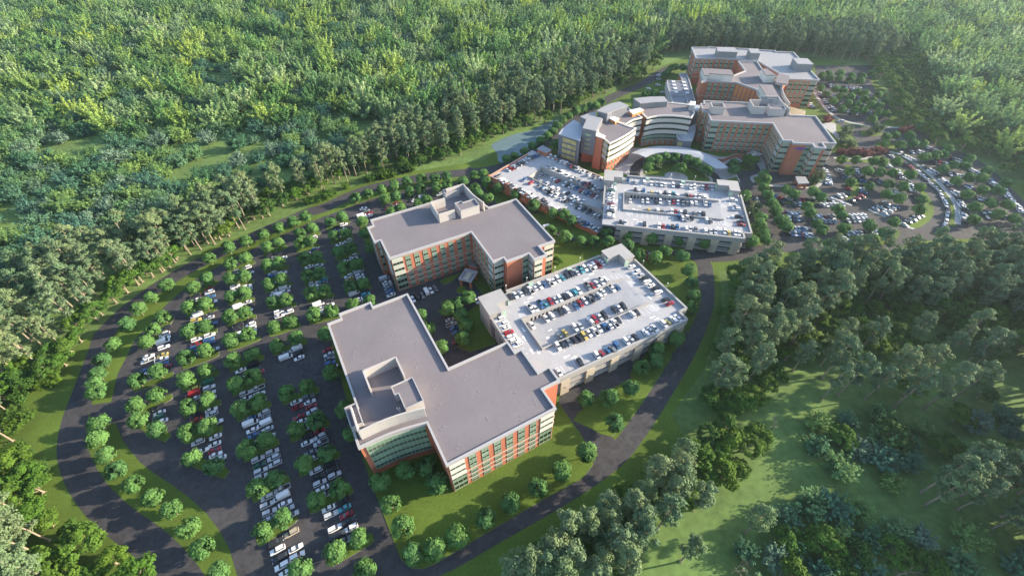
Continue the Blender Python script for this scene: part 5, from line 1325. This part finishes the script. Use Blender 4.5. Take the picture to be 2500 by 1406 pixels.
left += parse((300, 680), 2.703, """285,325,hk 273,367,hw 277,390,sw 265,417,vw 270,452,hw 168,512,sw 165,540,ps 262,503,sy 255,535,pw 262,560,sb 155,603,sb 165,628,sw 180,655,ss 285,580,sr 240,848,hk 240,885,sw 238,915,hn 255,940,sw
570,68,sr 572,88,hw 480,115,hk 578,120,hb 487,140,sw 590,152,sw 487,243,vw 565,238,sk 483,275,hy 570,258,ss 572,277,sr 590,297,sb 480,297,sb 487,400,hw 572,373,hw 483,430,sr 567,402,hb 480,455,hb 575,425,sb 485,477,sb 490,500,ss 600,465,ss
560,685,vn 468,730,hy 463,763,vr 570,718,hs 573,737,sw 475,790,ss 583,865,sw 587,893,hs 482,898,sk 590,918,hs 482,930,sr 470,955,hs 620,945,sw 495,1078,hs 497,1108,sw 525,1135,sw 605,1092,sw 605,1130,sr 612,1160,sw 640,1185,sw
740,52,hw 820,52,hw 740,72,sw 822,70,hw 750,190,vw 818,157,sw 822,177,sk 825,195,sw 757,305,hk 830,280,hk 763,328,hk 842,303,hw 845,325,hw 850,345,ss 775,370,vw 857,570,vk 778,605,sw 870,597,sk 895,615,sr 800,650,sw 807,752,hs 895,720,ps 813,792,ss""")
left += parse((500, 520), 3.906, """400,520,hw 400,540,sr 290,560,hg 295,582,sw 425,570,ss 630,400,hk 725,385,hk 728,405,hw 640,430,sg 645,450,sb 745,430,sw 648,575,hs 740,572,hs 648,600,hb 745,592,ss 655,617,sr 763,715,vs 675,745,ss 768,750,hs 668,775,hs 775,770,ss 690,795,vw
785,910,hk 800,942,hw 712,980,sw 815,965,sw 720,1005,sy 728,1035,sr 870,1295,vw 765,1335,sg 885,1335,hk 775,1375,vw 900,1380,sw 1048,345,sb 1060,362,hw 970,385,sw 995,510,sw 1000,532,vw 1090,500,hs 1090,522,sg 1035,670,hs 1127,640,hc 1040,697,sw 1130,667,sg
1085,870,vw 1175,830,hk 1105,915,ps 1190,875,sw 1170,852,ss 1130,945,ss 1035,235,hw 1325,110,hw 1325,130,hw 1245,145,hk 1240,170,sb 1320,155,sw 1365,265,hs 1285,298,sw 1280,320,sb 1372,290,sg 1395,310,sk 1415,410,hs 1330,465,sw 1420,435,sw
1465,560,vs 1370,600,hw 1475,595,hw 1380,628,sy 1490,625,hw 1425,768,vs 1530,745,hk 1535,775,hc 1545,805,hb 1460,825,sw 1470,855,ss 1715,625,vs 1735,660,sw 1745,685,ss 1752,715,sg 1765,745,sb 1775,780,ss""")
left += parse(*R4, """595,603,sw 575,690,vw 660,655,sr 660,685,sw 880,570,hk 965,548,sr 885,600,sr 975,570,sw 980,595,sb 1170,480,hk 1260,462,hw 1180,510,sw 1265,490,hb 1270,520,sw 1465,440,hs 1545,425,sw""")
left += parse((780, 700), 2.604, "50,400,sr 60,428,ss 65,455,sg 68,485,hb 85,510,sw")
left = separate(left)
U29, V29 = rot(29)
uv = [(c[0] * U29[0] + c[1] * U29[1], c[0] * V29[0] + c[1] * V29[1]) for c in left]
order = sorted(range(len(left)), key=lambda i: uv[i][0]); rows = []; last = None
for i in order:
    if last is None or uv[i][0] - last > 2.1 or uv[i][0] - uv[rows[-1][0]][0] > 4.6: rows.append([])
    rows[-1].append(i); last = uv[i][0]
TREEP = [p for v in TR.values() for p in v]
fr_ = random.Random(9)
for row in rows:
    rs = sorted(row, key=lambda i: uv[i][1]); um = sum(uv[i][0] for i in rs) / len(rs); new = []
    for a_, b_ in zip(rs[:-1], rs[1:]):
        gap = uv[b_][1] - uv[a_][1]; k = int(gap / 2.75) - 1
        for j in range(1, k + 1):
            u_2 = uv[a_][0] + (uv[b_][0] - uv[a_][0]) * j / (k + 1); v_2 = uv[a_][1] + gap * j / (k + 1)
            x = U29[0] * u_2 + V29[0] * v_2; y = U29[1] * u_2 + V29[1] * v_2
            if gap > 16 or fr_.random() < .15 or any((x - p[0]) ** 2 + (y - p[1]) ** 2 < 7.5 for p in TREEP): continue
            if any((x - c[0]) ** 2 + (y - c[1]) ** 2 < 5.5 for c in left): continue
            left.append((x, y, 0, fr_.choice('sshh'), fr_.choice('wwwssskgr'))); uv.append((u_2, v_2)); new.append(len(left) - 1)
    row += new
print('CARS', len(left))
for ri, row in enumerate(rows):
    for k, i in enumerate(sorted(row, key=lambda i: left[i][0] ** 2 + left[i][1] ** 2)):
        x, y, z, kd, c = left[i]
        car(x, y, .03, R(29 + random.uniform(-2, 2)) + (math.pi if random.random() < .5 else 0), kd, c,
            '%s %s, %s nearest in left car park, %s row from ring road' % (CNAME[c], KN[kd][1], ordw(k + 1), ordw(ri + 1)), 'vehicles in the left car park', True)
def lot_cars(cars, hd, phrase, group, z=None, wheels=True, alt=True):
    for k, (x, y, zz, kd, c) in enumerate(sorted(cars, key=lambda q: q[0] ** 2 + q[1] ** 2)):
        h = hd if not callable(hd) else hd(x, y)
        car(x, y, (zz if z is None else z) + .01, R(h + random.uniform(-2, 2)) + (math.pi if alt and random.random() < .5 else 0), kd, c, '%s %s, %s nearest %s' % (CNAME[c], KN[kd][1], ordw(k + 1), phrase), group, wheels)
lot_cars(parse((780, 700), 2.604, "830,208,ss 840,238,ps 858,260,sb 873,287,sb 890,312,sg 875,345,sr"), 29, 'by the courtyard trees', 'vehicles in the courtyard', .05)
lot_cars(parse((880, 520), 6.39, "885,1300,vk 965,1280,sg 1025,1220,vw 1100,1205,sw 1165,1170,sg 820,1340,sw"), -62, 'facing the second office block in the courtyard', 'vehicles in the courtyard', .05)
lot_cars(parse((780, 700), 2.604, "997,88,sw"), -62, 'parked alone beside the left stair tower', 'vehicles in the courtyard', .05)
lot_cars(parse((1180, 330), 3.676, "555,830,vw 665,885,sr 700,890,sw 805,935,sk 930,965,sk 770,910,sw"), 24, 'in the short row right of the second office block', 'vehicles beside the second office block', .05)
lot_cars(parse((1150, 580), 3.7, "1590,168,pr 1620,160,sw"), 85, 'on the service road behind the front garage', 'vehicles on the service road', .06)
# roof of the front garage
def zP1(x, y):
    u = x * math.cos(R(26.7)) + y * math.sin(R(26.7)); v = -x * math.sin(R(26.7)) + y * math.cos(R(26.7))
    if 61 < u < 115 and 95.3 < v < 112.8: return 7.3 + 3.5 * (u - 61) / 54
    return 10.8
G1 = [('by the front garage\'s rear parapet', 116.7, "355,530,sk 402,517,sw 448,500,sw 492,480,hk 540,472,pw 575,448,sw 622,433,hw 660,418,sb 715,403,pw 745,388,sw 785,372,hw 825,360,sc 868,340,sk 908,325,hk 952,310,ss 992,290,pc 1028,275,hw 1085,270,pw 1110,250,hw 1140,240,pr 1180,222,sw"),
 ('behind the front garage\'s pierced ramp wall', 116.7, "540,640,pw 583,637,sw 630,600,pb 675,605,sc 717,575,hr 760,560,ss 803,550,hw 848,530,hk 890,515,hw 935,490,hc 972,480,hw 1055,440,pg 1098,432,sr 1140,415,sw 1175,390,pw 1215,378,hw"),
 ('before the front garage\'s pierced ramp wall', 116.7, "552,790,sw 680,728,sw 730,702,hw 812,670,hk 860,645,hw 948,620,sb 988,592,sr 1028,567,sw 1078,555,pg 1115,527,sg 1162,520,hw 1192,487,sw 1270,455,pw 1322,445,sb"),
 ('behind the front garage\'s solid ramp wall', 116.7, "808,895,sg 852,858,sy 940,810,hw 988,797,ss 1080,752,hw 1120,738,hr 1163,715,sw 1205,695,hk 1298,650,sk 1338,635,sw 1378,617,hk"),
 ('before the front garage\'s solid ramp wall', 116.7, "785,980,hw 830,960,sk 880,942,sg 928,917,hk 980,903,hk 1022,885,hy 1065,860,sw 1117,843,pw 1157,818,sw 1210,805,pb 1252,788,sw 1300,770,pw 1330,742,sk 1455,685,hw 1498,672,sk"),
 ('by the front garage\'s front parapet', 116.7, "795,1215,sw 990,1128,hk 1140,1065,hw 1190,1050,sr 1238,1025,sb 1278,1005,hg 1320,980,hb 1405,937,hw 1450,920,ss 1490,900,sk 1580,860,hw 1625,842,ss 1660,818,sw 1745,780,hw 1785,770,sy 1830,740,hw 1868,722,sw"),
 ('by the front garage\'s left parapet', 26.7, "257,735,hw 292,777,hw 315,815,sw 340,855,hr 365,893,hw 395,928,hw 418,962,hw"),
 ('by the front garage\'s right parapet', 26.7, "1448,260,sw 1492,310,hw 1525,340,ss 1560,370,hk 1590,398,hw 1625,432,sw 1660,462,hk 1690,492,hw 1762,557,sk 1798,592,sr")]
for ph, hd, txt in G1: lot_cars(separate(parse((1150, 580), 3.7, txt, zP1), 1.7), hd, ph, 'vehicles on the front garage roof')
# the many further vehicles are one mass
class Mass:
    def __init__(self): self.v = []; self.f = []; self.m = []; self.n = 0
    def add(self, x, y, z, rz, kind, col):
        K = KINDS[kind]; c, s = math.cos(rz), math.sin(rz)
        for part in ('body', 'glass'):
            b = K[part]; mi = [MM.index(PAINT[col] if b.mats[q] is PB else b.mats[q]) for q in b.m]
            a = np.array(b.v) * .94; self.v.append(np.stack([x + a[:, 0] * c - a[:, 1] * s, y + a[:, 0] * s + a[:, 1] * c, z + a[:, 2]], 1))
            self.f += [tuple(i + self.n for i in f) for f in b.f]; self.m += mi; self.n += len(b.v)
        for wx in K['wx']:
            for sy in (-1, 1):
                b = K['wheel']; a = (np.array(b.v) + np.array([wx, sy * (K['w'] - .09), K['r']])) * .94
                self.v.append(np.stack([x + a[:, 0] * c - a[:, 1] * s, y + a[:, 0] * s + a[:, 1] * c, z + a[:, 2]], 1))
                self.f += [tuple(i + self.n for i in f) for f in b.f]; self.m += [MM.index(b.mats[q]) for q in b.m]; self.n += len(b.v)
MM = list(PAINT.values()) + [MT[k] for k in ('carglass', 'tyre', 'rim', 'headl', 'taill', 'bed')]
mass = Mass()
def zP2(x, y):
    z = (complex(x, y) - complex(-15.25, 128.52)) / s2; u, v = z.real, z.imag
    D = 10.8 * .92
    if 61 < u < 115 and 95.3 < v < 112.8: return D - 3.22 + 3.22 * (u - 61) / 54
    return D
P2A = math.degrees(math.atan2(s2.imag, s2.real))
for hd, txt in ((90, "455,255,pb 577,275,ss 705,275,hw 815,297,sw 895,300,ss 968,305,pw 1023,312,sw 1145,322,hw 1213,325,sk 1270,330,sw 1412,345,pw 1472,345,hw 1595,355,ss 1660,360,pr 1738,370,ss 568,405,hk 630,425,sw 698,415,hb 823,437,sy 890,445,ss 950,447,hw 1025,455,hk 1088,462,hw 1152,460,pc 1215,478,sw 1355,478,pg 1418,492,sr 1490,497,sw 1548,490,pw 1625,502,hw "
    "492,560,sw 682,560,sw 755,565,hw 885,570,hk 950,572,hw 1088,590,ss 1155,585,sr 1220,583,sw 1295,590,pg 1360,590,sg 1430,600,hw 1497,590,sw 1640,600,pw 1708,615,sb 778,703,sy 912,705,hw 980,725,sg 1125,727,hw 1190,730,sr 1268,735,sw 1337,730,hk 1475,750,sg 1550,755,ss 1612,757,hk 590,750,hw 657,757,sk 725,765,sg 800,770,hg 873,782,hk 938,787,hy 1007,788,sw 1085,795,pw 1155,800,sw "
    "1228,810,pb 1295,822,sw 1362,825,pw 1435,825,sk 1655,845,hw 1722,865,sg 343,890,sk 418,893,ss 712,912,hk 930,945,hw 998,955,sr 1070,960,sb 1142,958,hk 1210,968,hb 1350,985,hw 1405,990,ss 1498,995,sg 1640,1015,hw 1720,1025,ss 1790,1022,ss 1935,1030,hw 2000,1050,sy 2095,1055,hw 2155,1060,sw"),
    (0, "205,352,pw 205,385,pw 205,415,hn 205,440,ss 195,465,hw 195,495,ss 195,540,hw 200,575,hw 195,617,sr 200,655,hw 195,690,hw 190,730,hk 195,775,hw 195,805,hw 2065,550,hw 2095,650,ss 2110,690,hw 2155,805,hk 2180,880,sk 2195,925,sr")):
    for x, y, z, k, c in separate(parse((1460, 400), 6.25, txt, zP2), 1.6): mass.add(x, y, z + .01, R(P2A + 26.7 * 0 + hd + random.uniform(-2, 2) + (26.7 if False else 26.7 * 0)) + (math.pi if random.random() < .5 else 0), k, c)
p3rows = {0: "175,490 210,475 245,530 285,560 335,580 360,610 405,625 475,660 510,685 545,700 590,710 615,740 655,765 700,780 775,808 805,830 840,860 880,870 905,900 965,910 1000,935 1030,960 1095,965 1245,1050 1285,1085 1320,1115 1360,1130 1415,1140 1460,1175 1510,1190 540,530 565,530 630,570 665,585 700,600 735,615 775,640 810,655 840,680 880,695 915,715 965,735 1025,785 1065,785 1100,810 1135,820 1180,840 1250,890 1290,895 1325,925 1355,940 1395,955 1440,975 1475,1000 1530,1015 "
    "675,530 750,560 835,590 905,640 975,665 1075,710 1110,720 1180,765 1230,790 1265,805 1315,820 760,465 805,470 910,515 950,540 985,550 1015,560 1075,590 1115,605 1150,620 1190,630 1230,645 1295,680 1325,695 1370,710 1410,730 1450,745 1495,760 860,360 905,385 940,400 985,420 1030,435 1065,460 1110,475 1150,500 1185,520 1225,525 1260,550 1295,565 1325,590 1380,600 1420,625 1465,640 1500,665 1540,680 "
    "875,225 935,245 1000,280 1035,295 1085,310 1135,345 1170,360 1205,375 1240,390 1275,410 1325,425 1400,465 1470,495 1500,505 1545,520", 1: "325,405 360,385 415,365 475,330 510,315 550,300 590,265 620,250 650,235 685,220 715,205"}
pool = 'wwwwwsssskkkggbr'
cr_ = random.Random(4)
for q, txt in p3rows.items():
    t2 = ' '.join('%s,%s%s' % (a, cr_.choice('sshhhp'), cr_.choice(pool)) for a in txt.split())
    for x, y, z, k, c in separate(parse((1180, 340), 5.406, t2, z3), 1.7):
        mass.add(x, y, z + .01, math.atan2(n3.y, n3.x) + (0 if q == 0 else R(-90)) + (math.pi if cr_.random() < .5 else 0), k, c)
def chain(pts, perp=True, n=None, o=P3Z):
    P = [Vector(W(o[0][0] + x / o[1], o[0][1] + y / o[1], .7)) for x, y in pts]
    if n:
        P = [P[0].lerp(P[1], i / max(1, n - 1)) for i in range(n)]
    for i, p in enumerate(P):
        d = P[min(i + 1, len(P) - 1)] - P[max(0, i - 1)]
        a = math.atan2(d.y, d.x) + (math.pi / 2 if perp else 0)
        mass.add(p.x, p.y, .04, a + (math.pi if cr_.random() < .5 else 0), cr_.choice('sshhs'), cr_.choice(pool))
chain([(1215, 615), (1310, 670), (1360, 700), (1405, 730), (1445, 760), (1480, 790), (1510, 825), (1540, 850), (1575, 885), (1590, 915), (1605, 950), (1620, 980), (1630, 1010), (1630, 1045), (1625, 1075), (1620, 1105), (1605, 1135), (1590, 1160), (1565, 1180)], False)
for x0, y0, x1, y1, n in ((1275, 595, 1395, 655, 7), (1370, 585, 1500, 590, 6), (1480, 545, 1560, 580, 5), (1445, 690, 1550, 745, 7), (1520, 660, 1640, 675, 6), (1645, 620, 1730, 655, 5), (1555, 765, 1650, 830, 7), (1655, 750, 1770, 765, 6), (1790, 705, 1890, 755, 6), (1650, 855, 1730, 920, 6), (1775, 835, 1850, 870, 5), (1930, 790, 2000, 835, 6),
    (1720, 955, 1755, 1005, 5), (1870, 930, 1960, 950, 5), (2045, 870, 2110, 945, 7), (1745, 1045, 1770, 1100, 5), (1920, 1030, 1960, 1080, 5), (2045, 1055, 2080, 1080, 3), (2135, 970, 2190, 1030, 6), (815, 715, 870, 770, 5), (940, 720, 985, 770, 5), (1060, 725, 1110, 760, 4), (1160, 660, 1200, 695, 4), (1110, 790, 1150, 820, 4),
    (1255, 720, 1300, 780, 5), (1335, 805, 1380, 875, 6), (1400, 905, 1430, 960, 5), (1225, 870, 1280, 920, 5), (490, 970, 610, 980, 4), (500, 935, 580, 940, 4), (640, 940, 770, 940, 5), (670, 980, 850, 975, 7), (405, 1040, 525, 1050, 5), (420, 1075, 550, 1085, 5), (660, 1065, 780, 1070, 5), (640, 1095, 790, 1100, 5), (910, 1060, 1010, 1055, 4), (890, 1095, 1040, 1090, 5),
    (470, 1150, 600, 1165, 6), (445, 1190, 620, 1205, 8), (885, 1190, 1020, 1190, 5), (1070, 1190, 1200, 1165, 6), (735, 90, 830, 100, 5), (880, 100, 980, 110, 5), (650, 115, 690, 170, 5), (700, 200, 760, 255, 5), (770, 165, 820, 170, 4), (885, 125, 960, 125, 4), (930, 180, 990, 185, 4), (810, 230, 870, 235, 4), (1000, 240, 1050, 240, 3), (1100, 210, 1130, 210, 2), (870, 275, 960, 300, 5), (1030, 290, 1080, 295, 3), (760, 265, 800, 280, 3), (600, 230, 630, 255, 3)):
    chain([(x0, y0), (x1, y1)], True, n)
chain([(725, 680), (712, 715), (718, 742), (732, 765), (740, 785), (742, 803), (745, 820)]); chain([(900, 800), (895, 830), (890, 860), (880, 890), (855, 905), (825, 915)]); chain([(1000, 800), (1000, 830), (1002, 860), (1005, 885), (990, 910), (960, 930), (925, 950)])
chain([(1095, 1010), (1130, 995), (1155, 980), (1175, 965)]); chain([(1165, 1045), (1190, 1025), (1215, 1005), (1245, 990)]); chain([(1310, 1125), (1340, 1105), (1375, 1090), (1400, 1070), (1430, 1055)]); chain([(865, 1230), (860, 1255), (840, 1282), (805, 1308)])
chain([(345, 915), (375, 925), (400, 965), (445, 930)], True); chain([(210, 945), (225, 948)], True, 1); chain([(850, 285), (1000, 300)], False, 1); chain([(930, 432), (960, 440)], False, 1); chain([(835, 355), (860, 362)], False, 1)
chain([(840, 200), (845, 260), (830, 370)], True, None, HF); chain([(875, 190), (890, 170)], True, 2, HF); chain([(920, 520), (650, 440)], False, 2, HF); chain([(840, 308), (1000, 330)], False, 1, HZ); chain([(230, 335), (300, 300)], False, 1, HZ); chain([(1830, 370), (1900, 370)], False, 1, HZ)
me = bpy.data.meshes.new('parked_cars'); me.from_pydata(np.concatenate(mass.v).tolist(), [], mass.f)
for m in MM: me.materials.append(m)
me.polygons.foreach_set('material_index', mass.m); me.update()
tag(link('parked_cars', me), 'hundreds of smaller parked cars in the rear garages and curved eastern car park', 'cars', None, 'stuff')
for c in ((1590, 430),): pass

# ------------------------------------------------------------------ haze
hb = MB(); hb.box(-2600, 2600, -700, 2800, -1.5, 172, MT['white'])
ho = hb.build('haze'); tag(ho, None, None, None, 'stuff')
hm = bpy.data.materials.new('haze_air'); hm.use_nodes = True; t = hm.node_tree; t.nodes.remove(t.nodes['Principled BSDF'])
pv = t.nodes.new('ShaderNodeVolumePrincipled'); pv.inputs['Color'].default_value = (0.66, 0.86, 1.0, 1); pv.inputs['Density'].default_value = 0.00008
pv.inputs['Anisotropy'].default_value = 0.5
t.links.new(pv.outputs[0], t.nodes['Material Output'].inputs['Volume'])
ho.data.materials.clear(); ho.data.materials.append(hm)
